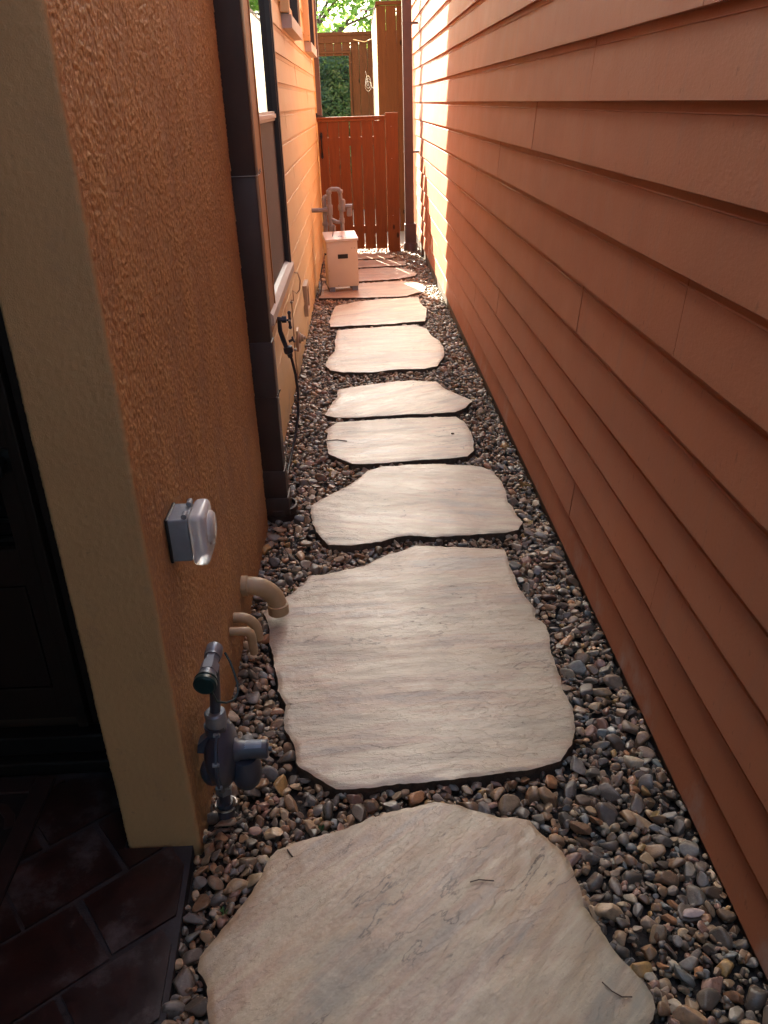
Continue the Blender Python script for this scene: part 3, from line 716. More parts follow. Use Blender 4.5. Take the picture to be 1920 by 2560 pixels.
def ribbon(mb, path, wd):
    L = []; 
    for k, p in enumerate(path):
        q = path[min(k + 1, len(path) - 1)]; r = path[max(k - 1, 0)]; dx, dy = q[0] - r[0], q[1] - r[1]; l = math.hypot(dx, dy) + 1e-9
        L.append(((p[0] - dy / l * wd, p[1] + dx / l * wd), (p[0] + dy / l * wd, p[1] - dx / l * wd)))
    for a, c in zip(L, L[1:]): mb.prism([a[0], c[0], c[1], a[1]], 'z', .0062, .0115)
for cx, cy, r, sg in ((-.99, 1.44, .085, 1), (-.99, 1.22, .085, -1), (-1.0, 1.04, .06, 1), (-1.2, 1.42, .09, -1), (-1.2, 1.2, .09, 1), (-1.2, 1.03, .05, -1), (-1.4, 1.4, .08, 1), (-1.4, 1.15, .08, -1)):
    ribbon(mo, [(cx + r * (1 - k / 24) * math.cos(sg * k * .45), cy + r * (1 - k / 24) * math.sin(sg * k * .45)) for k in range(20)], .012)
o = mo.build('scroll_pattern', M_mat); o.parent = mt; o.matrix_parent_inverse = Matrix.Translation((1.2, -1.3, -.002))

# ------------------------------------------------------------------ downspouts
def place(o, root): o.parent = root; o.matrix_parent_inverse = root.matrix_basis.inverted(); return o
def root(name, label, cat, loc, group=None, rz=0):
    r = thing(name, label, cat, loc, rz, group); r.matrix_basis = Matrix.Translation(loc); return r
ds = root('downspout', 'tall dark brown square downspout at the far end of the stucco wall, nearest the camera', 'downspout', (-.372, 3.13, -.03), 'brown downspouts')
x0, x1, ya, yb = -.451, -.352, 3.075, 3.165
p = MB().box(x0, x1, ya, yb, .20, .74, .004); p.box(x0 + .004, x1 - .004, ya + .004, yb - .004, .735, 1.33, .004)
p2 = MB().box(x0 + .002, x1 - .002, ya + .002, yb - .002, 1.325, 3.6, .004); p2.box(x0 + .002, x1 - .002, ya + .002, yb - .002, 3.6, 5.0, .004)
place(p.build('lower_pipe', M_brown, None, True), ds); place(p2.build('upper_pipe', M_brown, None, True), ds)
place(MB().box(x0 - .002, x1 + .006, ya - .006, yb + .006, .075, .205, .005).box(x0 - .002, x1 + .012, ya - .01, yb + .012, .0, .085, .006).build('adapter', M_brown, None, True), ds)
place(MB().lathe((-.388, 3.135, -.05), (0, 0, 1), [(0, .070), (.045, .070), (.05, .075), (.075, .075), (.078, .067), (.06, .064), (.055, .03)], 32).build('round_drain_socket', M_brown, None, True), ds)
for z in (.52, 1.33):
    place(MB().box(x0 - .003, x1 + .003, ya - .003, yb + .003, z - .0012, z + .0012).tube([(x1 + .002, ya + .01, z), (x1 + .012, ya + .03, z + .02), (x1 + .010, ya + .06, z + .012), (x1 + .002, ya + .08, z)], .002, 6).build('strap', M_steel if z > 1 else M_brown, None), ds)
place(MB().tube([(x1 + .001, yb - .02, .30), (x1 + .014, yb, .285), (x1 + .006, yb + .004, .26), (x1 + .016, yb - .004, .235)], .0022, 6).build('tie_wire', M_steel, None, True), ds)
ds = root('downspout', 'reddish brown downspout standing beside the gate against the terracotta house', 'downspout', (.615, 10.42, -.1), 'brown downspouts')
place(MB().box(.56, .665, 10.38, 10.46, .20, 5.1, .004).build('pipe', M_brown2), ds)
place(MB().box(.552, .69, 10.365, 10.475, -.1, .21, .006).build('adapter', M_brown2), ds)
place(MB().lathe((.62, 10.42, -.11), (0, 0, 1), [(0, .088), (.09, .088), (.1, .08)], 24).build('round_drain_socket', M_brown2, None, True), ds)
for z in (1.0, 2.3): place(MB().box(.558, .735, 10.378, 10.462, z, z + .02).build('strap', M_brown2), ds)
ds = root('downspout', 'reddish brown downspout at the far corner of the tan house behind the gate handle side', 'downspout', (-.42, 10.42, -.1), 'brown downspouts')
place(MB().box(-.466, -.376, 10.385, 10.465, -.1, 1.50, .004).build('lower_pipe', M_brown2), ds)
place(MB().box(-.463, -.379, 10.388, 10.462, 1.497, 5.0, .004).build('pipe', M_brown2), ds)

# ------------------------------------------------------------------ outlet box
ob = root('electrical_outlet', 'grey weatherproof outlet box with bulging clear cover on the stucco wall', 'outlet', (-.434, 1.57, .73))
# box body then clear bubble cover
bx0 = -.432; yc, zc = 1.565, .728
place(MB().box(bx0, -.386, yc - .042, yc + .042, zc - .048, zc + .052, .004, 3).build('box', M_boxp, None, True), ob)
place(MB().box(bx0 - .001, bx0 + .006, yc - .044, yc + .044, zc - .050, zc + .054, .002).build('gasket', M_blk, None, True), ob)
cv = MB().box(-.3855, -.349, yc - .050, yc + .050, zc - .060, zc + .062, .014, 4)
place(cv.build('cover', M_clear, None, True), ob)
place(MB().lathe((-.3492, yc + .004, zc + .01), (1, 0, 0), [(0, .038), (.003, .037), (.008, .033), (.010, .025), (.0105, .01)], 28).build('cover_boss', M_clear, None, True), ob)
for dy in (-.03, .03): place(MB().tube([(-.392, yc + dy - .010, zc + .058), (-.392, yc + dy + .010, zc + .058)], .006, 10).build('hinge', M_boxp, None, True), ob)

# ------------------------------------------------------------------ drain elbows out of the stucco
def elbow(label, y, z, r, reach, drop, collar=True):
    x0 = -.436; el = root('drain_pipe', label, 'drain pipe', (x0, y, z), 'tan drain elbows out of the stucco')
    R1 = reach * .75
    pth = [(x0 - .01, y, z), (x0 + reach - R1, y, z)] + arc((x0 + reach - R1, y, z - R1), R1, 90, 0, 10, 'xz')[1:] + [(x0 + reach, y, z - R1 - drop)]
    place(MB().tube(pth, r, 22).build('elbow', M_drain, None, True), el)
    if collar:
        zc2 = z - R1 - drop
        place(MB().lathe((x0 + reach, y, zc2 + .030), (0, 0, -1), [(0, r + .0005), (.002, r + .004), (.036, r + .004), (.036, r - .004), (.012, r - .006)], 26).build('collar', M_drain, None, True), el)
        place(MB().lathe((x0 - .002, y, z), (1, 0, 0), [(0, r + .004), (.022, r + .004), (.024, r)], 26).build('wall_collar', M_drain, None, True), el)
    return el
elbow('large tan painted drain elbow ending over the biggest flagstone', 2.30, .135, .031, .112, .018)
elbow('medium tan drain elbow behind the small angular one', 2.10, .145, .0165, .068, .030, False)
el = root('drain_pipe', 'small tan right angled drain pipe in front of the medium elbow', 'drain pipe', (-.436, 2.02, .15), 'tan drain elbows out of the stucco')
place(MB().tube([(-.446, 2.02, .15), (-.398, 2.02, .15), (-.384, 2.02, .148), (-.376, 2.02, .140), (-.373, 2.02, .126), (-.371, 2.02, .068)], [.013, .013, .0145, .015, .014, .0125], 18).build('pipe', M_drain, None, True), el)

# ------------------------------------------------------------------ gas regulator
gr = root('gas_regulator', 'grey gas regulator with capped test fitting standing beside the stucco corner', 'gas regulator', (-.388, 1.475, -.015))
X, Y = -.381, 1.472
place(MB().tube([(X - .006, Y, -.03), (X - .004, Y, .05), (X, Y, .10)], .0145, 16).lathe((X - .006, Y, -.02), (0, 0, 1), [(0, .021), (.028, .021), (.03, .018), (.034, .020), (.05, .020), (.052, .014)], 20).build('riser_pipe', M_grey, None, True), gr)
place(MB().tube(arc((X - .004, Y, .020), .026, 0, 330, 14, 'xy'), .003, 8).tube([(X - .03, Y + .01, .02), (X - .045, Y + .02, .0), (X - .042, Y + .0, -.015)], .002, 6).build('tie_wire', M_steel, None, True), gr)
bd = MB().lathe((-.412, Y, .185), (1, 0, 0), [(0, .028), (.006, .046), (.016, .064), (.028, .076), (.036, .082), (.0365, .090), (.042, .090), (.0425, .082), (.052, .078), (.062, .066), (.069, .046), (.072, .03)], 40)
bd.ball((-.405, Y, .13), .04, (.7, .7, 1.0), 3); bd.tube([(X, Y, .255), (X, Y, .275)], .026, 20)
place(bd.build('diaphragm_housing', M_grey, None, True), gr)
place(MB().lathe((-.342, Y - .004, .196), (1, 0, 0), [(0, .030), (.012, .024), (.030, .0225), (.074, .0225), (.0765, .021), (.078, .018), (.0785, .006), (.086, .006)], 26).build('spring_cap', M_grey, None, True), gr)
q5 = MB()
for k in range(6):
    a0, a1 = R_(60 + k * 12), R_(72 + k * 12); rr5 = .0229; yy5, zz5 = Y - .004, .196
    q5.poly([(-.326, yy5 + rr5 * math.cos(a0), zz5 + rr5 * math.sin(a0)), (-.278, yy5 + rr5 * math.cos(a0), zz5 + rr5 * math.sin(a0)), (-.278, yy5 + rr5 * math.cos(a1), zz5 + rr5 * math.sin(a1)), (-.326, yy5 + rr5 * math.cos(a1), zz5 + rr5 * math.sin(a1))])
place(q5.build('sticker', M_grey2, None, True), gr)
place(MB().lathe((X - .003, Y, .062), (0, 0, 1), [(0, .018), (.001, .021), (.018, .021), (.019, .018)], 6).build('hex_nut', M_grey2), gr)
lb = MB().lathe((-.322, Y - .005, .175), (0, 0, -1), [(0, .030), (.02, .036), (.055, .036), (.075, .030), (.088, .020), (.095, .010)], 26); lb.box(-.345, -.30, Y - .025, Y + .015, .13, .175, .01)
place(lb.build('outlet_body', M_grey, None, True), gr)
br = MB().prism([(-.428, .205), (-.424, .228), (-.388, .262), (-.372, .262), (-.372, .225), (-.40, .200)], 'y', Y - .018, Y + .012)
place(br.build('bracket', M_grey), gr)
for a in range(8):
    an = R_(a * 45 + 20); bl_ = MB().lathe((-.381, Y + .0855 * math.cos(an), .185 + .0855 * math.sin(an)), (1, 0, 0), [(0, .0055), (.014, .0055), (.015, .004)], 8); place(bl_.build('bolt', M_grey2, None, True), gr)

place(MB().lathe((X + .004, Y, .262), (0, 0, 1), [(0, .022), (.012, .0225), (.014, .0245), (.046, .0245), (.05, .021), (.0505, .013)], 24).build('union_nut', M_grey2, None, True), gr)
place(MB().tube([(X + .004, Y, .30), (X + .010, Y + .008, .36), (X + .012, Y + .022, .425)], .0125, 16).build('vertical_pipe', M_grey, None, True), gr)
# capped fitting pointing back at the camera
fx = X + .014
ft = MB().lathe((fx, Y + .050, .452), (-.03, -1, -.06), [(-.004, .012), (0, .019), (.022, .020), (.024, .0185), (.034, .0185)], 22)
place(ft.build('rear_cap', M_grey2, None, True), gr)
q = Vector((-.03, -1, -.06)).normalized(); P0 = Vector((fx, Y + .050, .452))
place(MB().lathe(P0 + q * .0345, q, [(0, .0165), (.022, .0165), (.0225, .021), (.050, .021), (.0505, .0185)], 6).build('hex_coupling', M_grey2), gr)
place(MB().lathe(P0 + q * .085, q, [(0, .018), (.012, .018), (.013, .022), (.020, .022)], 24).build('collar', M_grey2, None, True), gr)
place(MB().lathe(P0 + q * .1055, q, [(0, .0245), (.004, .0255), (.006, .023), (.009, .0255), (.018, .0255), (.020, .0215), (.021, .0205), (.0212, .004)], 28).build('end_cap', M_green, None, True), gr)
place(MB().tube([P0 + q * .115 + Vector((.01, 0, -.024)), (fx + .012, Y - .055, .385), (fx + .030, Y - .048, .374), (fx + .045, Y - .035, .371), (fx + .053, Y - .020, .378), (fx + .052, Y - .006, .392), (fx + .044, Y + .012, .410), (fx + .034, Y + .03, .428), (fx + .022, Y + .045, .442)], .0026, 8).build('tether', M_green, None, True), gr)

# ------------------------------------------------------------------ tap, hose, cable, vents on the tan wall
hb = root('hose_tap', 'dark metal double tap on the tan siding below the window', 'tap', (-.44, 4.03, .53))
place(MB().tube([(-.442, 4.02, .60), (-.385, 4.02, .592)], .010, 12).lathe((-.402, 4.02, .595), (1, 0, 0), [(0, .015), (.02, .015), (.022, .009)], 6).tube([(-.415, 4.02, .595), (-.415, 4.02, .545), (-.405, 4.02, .51), (-.392, 4.02, .47)], [.009, .011, .012, .010], 12)
      .lathe((-.388, 4.02, .478), (.25, 0, -1), [(0, .012), (.004, .021), (.02, .023), (.03, .021), (.033, .014), (.05, .012)], 18).build('valve_body', M_valve, None, True), hb)
place(MB().tube([(-.385, 4.02, .592), (-.362, 4.02, .590)], .005, 8).tube([(-.366, 3.99, .590), (-.366, 4.05, .590)], .006, 8).tube([(-.366, 4.02, .562), (-.366, 4.02, .620)], .0065, 8).ball((-.366, 4.02, .622), .009).ball((-.366, 4.02, .560), .009).build('handle', M_valve, None, True), hb)
place(MB().lathe((-.378, 4.02, .498), (1, 0, .4), [(0, .006), (.018, .006), (.02, .014), (.028, .014)], 10).build('lower_handle', M_valve, None, True), hb)
hb.scale = (1.05, 1.15, 1.15)
hp = [(-.378, 4.02, .44), (-.366, 4.01, .40), (-.352, 3.99, .33), (-.346, 3.97, .24), (-.350, 3.92, .14), (-.366, 3.84, .05), (-.385, 3.72, -.005), (-.392, 3.58, -.028), (-.385, 3.42, -.035)]
tag(MB().tube(hp, .007, 10).build('hose', M_rub, None, True), 'thin black hose hanging from the tap down to the gravel', 'hose')
cp = [(-.396, 4.93, .665), (-.375, 4.93, .66), (-.364, 4.93, .615), (-.372, 4.935, .56), (-.392, 4.94, .54), (-.412, 4.93, .56), (-.412, 4.935, .50), (-.425, 4.94, .50), (-.427, 4.94, .30), (-.430, 4.96, .12), (-.436, 5.10, -.04)]
cbl = root('cable', 'tan painted cable looping below the window sill and running down the siding', 'cable', (-.43, 4.94, -.04))
place(MB().tube(cp, .0042, 8).build('wire', M_wcable, None, True), cbl)
for z in (.49, .20): place(MB().box(-.434, -.418, 4.928, 4.952, z - .006, z + .006, .001).build('clip', M_steel), cbl)
vt = root('vent_cover', 'narrow tan rectangular cover plate low on the tan siding', 'vent cover', (-.44, 6.35, .21))
v_ = MB()
for a, c, z0, z1 in ((6.22, 6.26, .10, .33), (6.44, 6.48, .10, .33), (6.26, 6.44, .29, .33), (6.26, 6.44, .10, .14)): v_.box(-.446, -.414, a, c, z0, z1, .003)
place(v_.build('frame', M_wcable), vt); place(MB().box(-.446, -.428, 6.261, 6.439, .141, .289).build('grille', M_trim), vt)
tp = root('cleanout_plug', 'small tan stepped plumbing cap low on the siding near the vent cover', 'pipe cap', (-.44, 5.3, .17))
place(MB().box(-.446, -.428, 5.25, 5.37, .10, .235, .003).build('plate', M_wcable), tp)
place(MB().lathe((-.4275, 5.31, .175), (1, 0, 0), [(0, .036), (.012, .036), (.013, .024), (.030, .024), (.031, .012), (.044, .012)], 18).build('cap', M_wcable, None, True), tp)

# ------------------------------------------------------------------ beige cabinet with pipework behind
cab = thing('utility_cabinet', 'beige metal equipment cabinet with sloping lid on feet beside the path', 'cabinet', (-.185, 7.98, gz(8) + .02), R_(9))
def cp_(o): o.parent = cab; return o
w2, dp, hh = .145, .10, .46
cp_(MB().box(-w2, w2, -dp, dp, .045, hh, .006).box(-w2 + .012, w2 - .008, -dp - .0035, -dp - .0005, .05, hh - .014, .002).build('body', M_cab, None, True), )
cp_(MB().prism([(-dp - .012, hh + .002), (-dp - .012, hh + .022), (dp + .012, hh + .062), (dp + .012, hh + .002)], 'x', -w2 - .008, w2 + .008).build('lid', M_cabtop))
cp_(MB().box(-.045, .05, -dp - .007, -dp - .0038, .305, .345, .001).build('nameplate', M_blk))
lz = lambda yy: hh + .022 + (yy + dp + .012) / (2 * dp + .024) * .04 + .0006
st = MB()
st.poly([(-.03, -.07, lz(-.07)), (.055, -.07, lz(-.07)), (.055, -.01, lz(-.01)), (-.03, -.01, lz(-.01))]); st.poly([(.09, -.07, lz(-.07)), (.105, -.07, lz(-.07)), (.105, -.02, lz(-.02)), (.09, -.02, lz(-.02))])
cp_(st.build('sticker', M_label))
bc = MB()
for k in range(7): bc.poly([(-.026 + k * .006, -.062, lz(-.062) + .0005), (-.023 + k * .006, -.062, lz(-.062) + .0005), (-.023 + k * .006, -.020, lz(-.02) + .0005), (-.026 + k * .006, -.020, lz(-.02) + .0005)])
cp_(bc.build('barcode', M_blk))
for sx_ in (-1, 1):
    for sy_ in (-1, 1): cp_(MB().box(sx_ * .11 - .028, sx_ * .11 + .028, sy_ * .07 - .02, sy_ * .07 + .02, .0, .0445, .003).build('foot', M_boxp))
cp_(MB().lathe((-w2, -.05, .345), (-1, 0, 0), [(0, .006), (.008, .006), (.009, .011), (.018, .011)], 12).build('knob', M_blk, None, True))
for (a, c) in ((-.05, .06), (.09, .395), (.115, .395), (-.135, .20), (-.135, .40)): cp_(MB().lathe((a, -dp - .0036, c), (0, -1, 0), [(0, .0035), (.002, .003)], 8).build('screw', M_blk))
cp_(MB().tube([(-.075, -.03, lz(-.03)), (-.06, 0, lz(0) + .05), (-.045, .04, lz(0) + .085)], .004, 6).build('lever', M_blk, None, True))
ppn = root('pipe_manifold', 'dusty grey plumbing pipes with loops and valves behind the beige cabinet', 'pipework', (-.27, 8.2, -.06))
r = .0195; Yp = 8.18
a_ = MB().tube([(-.445, Yp, .645), (-.30, Yp, .645)], r, 14)
a_.tube([(-.325, Yp + .03, -.05), (-.325, Yp + .03, .72)] + arc((-.305, Yp + .03, .735), .022, 180, 20, 6, 'xz'), r * 1.15, 14)
a_.tube([(-.275, Yp, .40), (-.275, Yp, .80)] + arc((-.250, Yp, .80), .026, 170, 90, 4, 'xz') + [(-.20, Yp, .826)] + arc((-.195, Yp, .800), .026, 90, 0, 4, 'xz') + [(-.168, Yp, .70), (-.160, Yp, .40), (-.160, Yp, .05)], r, 14)
a_.tube([(-.275, Yp, .565), (-.215, Yp, .535), (-.165, Yp, .53)], r * .9, 14)
a_.tube([(-.25, Yp - .02, .40), (-.25, Yp - .02, .485)], r * 1.3, 14).ball((-.25, Yp - .02, .49), r * 1.35)
place(a_.build('pipe', M_pvc, None, True), ppn)
for (xx, zz, l, rr) in ((-.275, .60, .09, 1.45), (-.275, .785, .035, 1.35), (-.168, .79, .03, 1.35), (-.165, .52, .05, 1.3), (-.16, .42, .02, 1.5), (-.325, .50, .03, 1.45)):
    place(MB().lathe((xx, Yp + (.03 if xx < -.3 else 0), zz), (0, 0, 1), [(0, r * rr * .9), (.004, r * rr), (l - .004, r * rr), (l, r * rr * .9)], 16).build('fitting', M_pvc, None, True), ppn)
place(MB().lathe((-.325, Yp, .645), (1, 0, 0), [(0, r * 1.35), (.03, r * 1.35), (.032, r)], 16).build('fitting', M_pvc, None, True), ppn)
v_ = MB().ball((-.165, Yp - .01, .665), .036, (.9, .9, 1.3)); v_.lathe((-.15, Yp - .02, .68), (0, 0, 1), [(-.05, .025), (0, .028), (.045, .026), (.06, .018)], 16)
v_.tube([(-.14, Yp - .02, .675), (-.06, Yp - .02, .672)], .021, 14); v_.box(-.115, -.068, Yp - .045, Yp + .0, .585, .66, .01)
place(v_.build('valve', M_pvc, None, True), ppn)
pw = [(-.36, 7.9, .20), (-.385, 7.85, .10), (-.375, 7.8, .02), (-.39, 7.7, -.05), (-.41, 7.75, -.055), (-.40, 7.9, -.05), (-.415, 8.1, .0)]
tag(MB().tube(pw, .006, 8).build('power_cord', M_blk, None, True), 'black cord curling between the cabinet and the tan siding', 'cord')

# ------------------------------------------------------------------ gate
gt = root('gate', 'red brown vertical board gate with visible light gaps across the path', 'gate', (-.05, 10.35, -.1))
ed = [-.440, -.320, -.194, -.065, .067, .201, .335]
gp_ = [.003, .006, .012, .0125, .007, .003]
for k in range(6):
    x0, x1 = ed[k] + .001, ed[k + 1] - gp_[k] * .8; sh = random.uniform(-.004, .004)
    place(MB().prism([(x0, -.055 + sh), (x1, -.058 - sh), (x1 + (.002 if k % 2 else -.002), 1.355), (x0 + .001, 1.355)], 'y', 10.345, 10.358).build('board', M_gate), gt)
place(MB().box(-.442, .338, 10.325, 10.365, 1.357, 1.385, .003).box(-.444, .340, 10.315, 10.375, 1.386, 1.405, .003).build('top_rail', M_gate), gt)
for z in (.12, 1.10): place(MB().box(-.44, .334, 10.362, 10.40, z, z + .09, .003).build('back_rail', M_gate), gt)
hn = MB().prism([(-.412, 1.235), (-.398, 1.255), (-.384, 1.235), (-.386, 1.19), (-.398, 1.17), (-.410, 1.19)], 'y', 10.3355, 10.3395)
hn.prism([(-.412, .985), (-.398, .965), (-.384, .985), (-.386, 1.03), (-.398, 1.05), (-.410, 1.03)], 'y', 10.3355, 10.3395)
hn.tube([(-.398, 10.337, 1.20), (-.398, 10.305, 1.185), (-.398, 10.295, 1.12), (-.398, 10.303, 1.05), (-.398, 10.337, 1.01)], [.007, .008, .010, .008, .007], 10)
place(hn.build('handle', M_iron, None, True), gt)
place(MB().tube([(-.44, 10.33, 1.43), (-.40, 10.32, 1.425), (-.36, 10.33, 1.41)], .004, 6).box(-.45, -.425, 10.32, 10.35, 1.40, 1.45, .003).build('latch', M_iron, None, True), gt)
gp2 = root('gate_post', 'single wide red brown board fixed upright at the right of the gate', 'post', (.415, 10.35, -.1))
place(MB().box(.344, .488, 10.335, 10.358, -.105, 1.432, .002).build('board', M_gate), gp2)
place(MB().box(.40, .488, 10.36, 10.44, -.105, 1.40, .002).build('post', M_gate), gp2)
for z in (1.29, .95, .32): place(MB().lathe((.41, 10.3348, z), (0, -1, 0), [(0, .004), (.002, .003)], 8).build('screw', M_steel), gp2)

# ------------------------------------------------------------------ tall side fence behind the gate
tf = root('fence', 'tall weathered cedar fence end rising behind the gate on the right', 'fence', (.5, 12.2, -.12))
bx = [.325, .445, .58, .72, .86]
for k in range(4): place(MB().box(bx[k] + .002, bx[k + 1] - .002, 12.19, 12.21, -.12, 2.64).build('board', M_fence), tf)
place(MB().box(.315, .90, 12.175, 12.22, 2.645, 2.69, .003).build('cap_rail', M_fence), tf)
yy = 12.23; k = 0
side = MB()
while yy < 14.9: side.box(.318, .338, yy, yy + .132, -.12, 2.62); yy += .137
place(side.build('side_panel', M_sunlit_board), tf)
place(MB().box(.31, .36, 12.225, 14.95, 2.625, 2.665, .003).build('side_cap_rail', M_fence), tf)

sky_block = root('fence', 'unseen brown board fence added behind the entry to block sky light', 'fence', (.15, -1.9, 0))  # out of view, added to cut the sky light from behind
for k in range(9): place(MB().box(-.445 + k * .133, -.445 + k * .133 + .129, -1.92, -1.90, -.03, 2.3).build('board', M_fence), sky_block)
# far fence with framed opening
bf = root('fence', 'brown board fence across the far yard with a framed opening', 'fence', (0, 15, -.15))
OX0, OX1, OZ0, OZ1 = -.60, -.065, .45, 2.22
xx = -3.0; 
while xx < 1.6:
    x1 = xx + .135
    if x1 <= OX0 or xx >= OX1: place(MB().box(xx + .002, x1 - .003, 15.0, 15.022, -.15, 2.50).build('board', M_fence), bf)
    else:
        place(MB().box(xx + .002, x1 - .003, 15.0, 15.022, OZ1 + .001, 2.50).build('board', M_fence), bf)
        place(MB().box(xx + .002, x1 - .003, 15.0, 15.022, -.15, OZ0 - .001).build('board', M_fence), bf)
        if xx < OX0: place(MB().box(xx + .002, OX0 - .001, 15.0, 15.022, OZ0, OZ1).build('board', M_fence), bf)
        if x1 > OX1: place(MB().box(OX1 + .001, x1 - .003, 15.0, 15.022, OZ0, OZ1).build('board', M_fence), bf)
    xx = x1
place(MB().box(-3.0, 1.6, 14.96, 15.06, 2.502, 2.55, .003).box(-3.0, 1.6, 14.975, 14.998, 2.40, 2.50, .003).build('cap_rail', M_fence), bf)
place(MB().box(OX0 - .035, OX0 - .001, 14.965, 14.998, OZ0, OZ1 + .035, .002).box(OX1 + .001, OX1 + .035, 14.965, 14.998, OZ0, OZ1 + .035, .002).box(OX0 - .035, OX1 + .035, 14.96, 14.999, OZ1 + .036, OZ1 + .066, .002).build('opening_frame', M_fence), bf)
# ivy hedge behind the opening
def leaves(name, pts, size, m, parent=None, updir=None):
    n = len(pts); P = np.asarray(pts); q = rng.normal(size=(n, 3)); 
    if updir is not None: q = q * .55 + np.array(updir)
    q /= np.linalg.norm(q, axis=1)[:, None]; a = np.cross(q, rng.normal(size=(n, 3))); a /= np.linalg.norm(a, axis=1)[:, None]; c = np.cross(q, a)
    s_ = size * rng.uniform(.6, 1.3, n)[:, None]
    V = np.stack([P - a * s_, P + c * s_ * .5 - a * s_ * .1, P + a * s_, P - c * s_ * .5 - a * s_ * .1], 1).reshape(-1, 3)
    V.reshape(n, 4, 3)[:, 1] += q * s_ * .15; V.reshape(n, 4, 3)[:, 3] += q * s_ * .15
    return np_mesh(name, V, np.arange(4 * n).reshape(n, 4), m, parent, False)
hd = root('hedge', 'dark green ivy covered hedge seen through the opening in the far fence', 'hedge', (-.4, 15.7, -.15))
n = 16000; P = np.stack([rng.uniform(-1.3, .5, n), 15.55 + rng.random(n) ** 1.5 * .35, rng.uniform(-.1, 2.42, n)], 1)
P[:, 1] += np.array([noise.noise(Vector((a * 3, 0, c * 3))) for a, c in zip(P[:, 0], P[:, 2])]) * .15
place(leaves('foliage', P, .034, M_ivy, None, (0, -1, .5)), hd)
place(MB().box(-1.3, .5, 15.95, 16.1, -.15, 2.35).build('inner_branches', M_bark), hd)

# ------------------------------------------------------------------ trees beyond the fence
def tree(label, x, y, zc, rx, rz, nl, seed):
    rn = random.Random(seed); tr = root('tree', label, 'tree', (x, y, -.2), 'trees beyond the far fence')
    t_ = MB().tube([(x, y, -.2), (x + .05, y, zc * .35), (x - .04, y + .05, zc * .7), (x, y, zc + rz * .3)], [.16, .13, .10, .04], 10)
    tips = []
    for k in range(16):
        a = rn.uniform(0, 6.28); h = rn.uniform(zc * .5, zc + rz * .5); L = rx * rn.uniform(.5, 1)
        e_ = (x + L * math.cos(a), y + L * math.sin(a), h + rn.uniform(.1, .5) * rz)
        m1 = (x + L * .5 * math.cos(a + .2), y + L * .5 * math.sin(a + .2), h + rn.uniform(.0, .2) * rz)
        t_.tube([(x, y, h * .9), m1, e_], [.05, .03, .008], 6); tips += [e_, m1]
    place(t_.build('trunk', M_bark, None, True), tr)
    P = []
    for k in range(58):
        c = rn.choice(tips); c = (c[0] + rn.gauss(0, .3) * rx, c[1] + rn.gauss(0, .25) * rx, c[2] + rn.gauss(0, .22) * rz); s_ = rn.uniform(.18, .42)
        for _ in range(nl // 75): P.append((c[0] + rn.gauss(0, s_), c[1] + rn.gauss(0, s_), c[2] + rn.gauss(0, s_ * .7)))
    P = np.array(P); P = P[P[:, 2] > 1.2]
    place(leaves('crown', P, .075, M_leaf, None, (0, 0, .6)), tr)
tree('leafy green tree showing above the far fence, left of the tall fence end', -.7, 19.0, 3.4, 1.6, 1.6, 7000, 3)
tree('leafy green tree farther right, its crown overlapping behind the tall fence end', 1.3, 20.5, 3.7, 1.7, 1.7, 6500, 8)
tree('leafy green tree at left, mostly hidden by the tan house corner', -3.2, 21.5, 3.4, 1.7, 1.6, 5000, 21)

# ------------------------------------------------------------------ string light, wires
slb = root('string_light', 'clear round patio bulb hanging on a cable off the tall fence', 'string light', (.17, 12.2, 2.5))
place(MB().lathe((.175, 12.1, 2.575), (-1, 0, -.15), [(0, .016), (.02, .018), (.03, .034), (.05, .044), (.07, .040), (.085, .022), (.09, .005)], 18).build('bulb', M_bulb, None, True), slb)
place(MB().lathe((.205, 12.1, 2.58), (-1, 0, -.15), [(0, .017), (.03, .018)], 12).tube([(.205, 12.1, 2.58), (.26, 12.14, 2.60), (.32, 12.17, 2.62)], .006, 8).build('socket', M_blk, None, True), slb)
tag(MB().tube([(.33, 14.9, 2.46), (.31, 14.6, 2.42), (.20, 14.9, 2.40), (.02, 14.95, 2.44)], .006, 6).build('wire', M_wcable, None, True), 'thin pale wire strung along the top of the far fence', 'wire')
cw = [(.20 + .05 * math.cos(k * .7) * (1 - k / 60), 12.5 + k * .01, 1.72 + .07 * math.sin(k * .7) + k * .004) for k in range(26)]
tag(MB().tube([(.316, 12.45, 1.70)] + cw + [(.17, 12.8, 1.93)], .0016, 5).build('coiled_wire', M_steel, None, True), 'loose coil of thin shiny wire hanging off the tall fence side', 'wire')

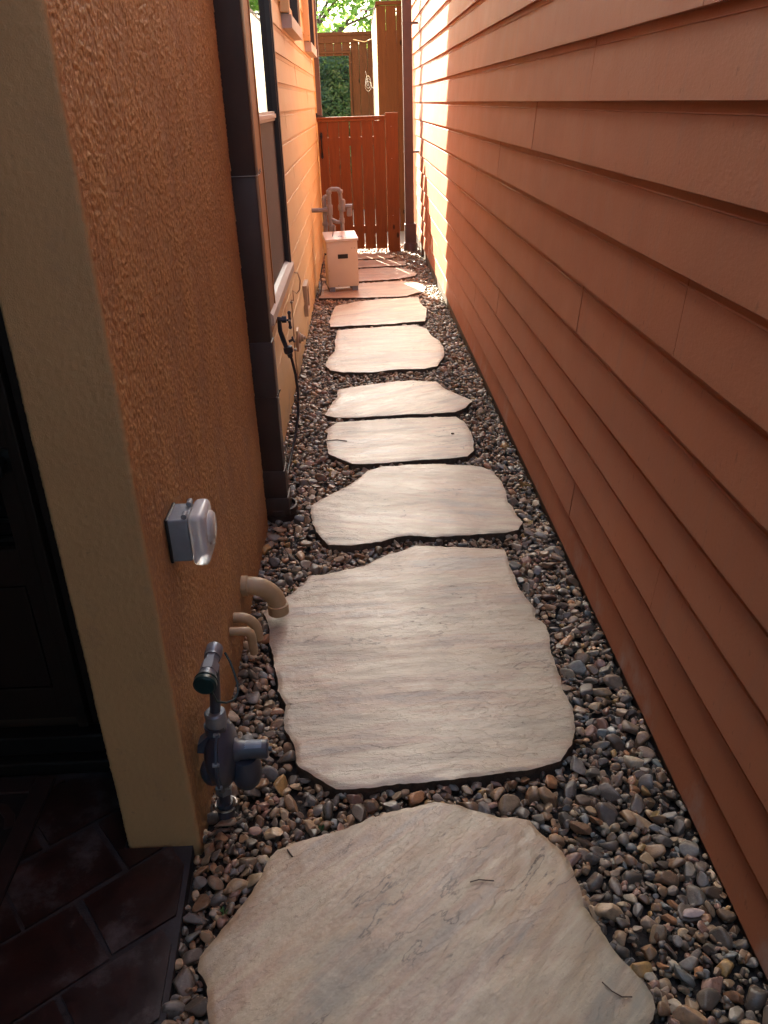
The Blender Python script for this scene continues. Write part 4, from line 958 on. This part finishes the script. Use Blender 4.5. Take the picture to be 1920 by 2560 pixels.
# ------------------------------------------------------------------ small litter on the stones and gravel
def twig(label, pts, r=.0016, name='twig'):
    tag(MB().tube([(x, y, gz(y) + TOP + .0035 + (z if len(q_) else 0)) for (x, y, *q_) in pts for z in (q_ or [0])], r, 6).build(name, M_twig, None, True), label, 'twig')
twig('short straight twig with a knob lying right of centre on the nearest flagstone', [(.185, 1.224), (.205, 1.229), (.238, 1.224)], .0014)
twig('tiny dark twig near the upper left edge of the nearest flagstone', [(-.225, 1.336), (-.219, 1.326), (-.212, 1.315)], .002)
twig('bent dark twig near the lower right corner of the nearest flagstone', [(.411, .983), (.425, .964), (.441, .952), (.460, .951)], .0013)
twig('dark curved twig on the left edge of the squarish pale flagstone', [(-.215, 3.949), (-.16, 3.955), (-.109, 3.930)], .0022)
def litter(name, label, cat, x, y, z, r, sc, m, seed):
    V = VA[seed] * r * sc; o = np_mesh(name, V + (x, y, z), FA, m, None, True); tag(o, label, cat); return o
litter('pebble', 'lone dark pebble sitting on the left corner of the largest flagstone', 'pebble', -.322, 2.384, gz(2.384) + TOP + .006, .012, (1, 1, .9), M_twig, 2)
litter('stone_chip', 'flat pale pink stone chip lying on the gravel near the right wall', 'stone chip', .645, 1.135, gz(1.1) + .006, .026, (1, .55, .25), M_chip, 5)
litter('seed', 'small dark seed on the right side of the squarish pale flagstone', 'seed', .443, 3.976, gz(3.98) + TOP + .004, .009, (1, .8, .7), M_twig, 7)
def leaf_(label, x, y, z, L, rz, m, name='leaf'):
    b3 = MB(); c, s = math.cos(rz), math.sin(rz)
    pts = [(-1, 0, 0), (-.3, .32, .12), (.4, .28, .15), (1, 0, .05), (.4, -.28, .12), (-.3, -.32, .06)]
    b3.poly([(x + (a * c - d * s) * L, y + (a * s + d * c) * L, z + e * L) for a, d, e in pts]); bmesh.ops.solidify(b3.bm, geom=b3.bm.faces[:], thickness=.0006)
    tag(b3.build(name, m), label, 'leaf')
leaf_('small yellow dry leaf on the gravel near the right wall', .655, 1.40, gz(1.4) + .012, .018, .5, M_leafdry)
leaf_('golden dry leaf on the gravel right of the wide pinkish flagstone', .655, 2.95, gz(2.95) + .012, .022, .9, M_leafdry)
def weed(label, x, y):
    b3 = MB(); rr = random.Random(int(x * 999))
    for k in range(6):
        a = rr.uniform(0, 6.28); L = rr.uniform(.008, .016); z = gz(y) + .004
        c, s = math.cos(a), math.sin(a)
        b3.poly([(x, y, z), (x + c * L * .6 - s * .003, y + s * L * .6 + c * .003, z + .008), (x + c * L, y + s * L, z + .011), (x + c * L * .6 + s * .003, y + s * L * .6 - c * .003, z + .008)])
    tag(b3.build('weed', M_weed), label, 'weed')
weed('tiny green weed between pebbles at the upper left edge of the nearest flagstone', -.150, 1.405)
weed('tiny green weed between pebbles left of the nearest flagstone', -.352, 1.19)
weed('tiny green weed beside the large tan drain elbow', -.300, 2.50)
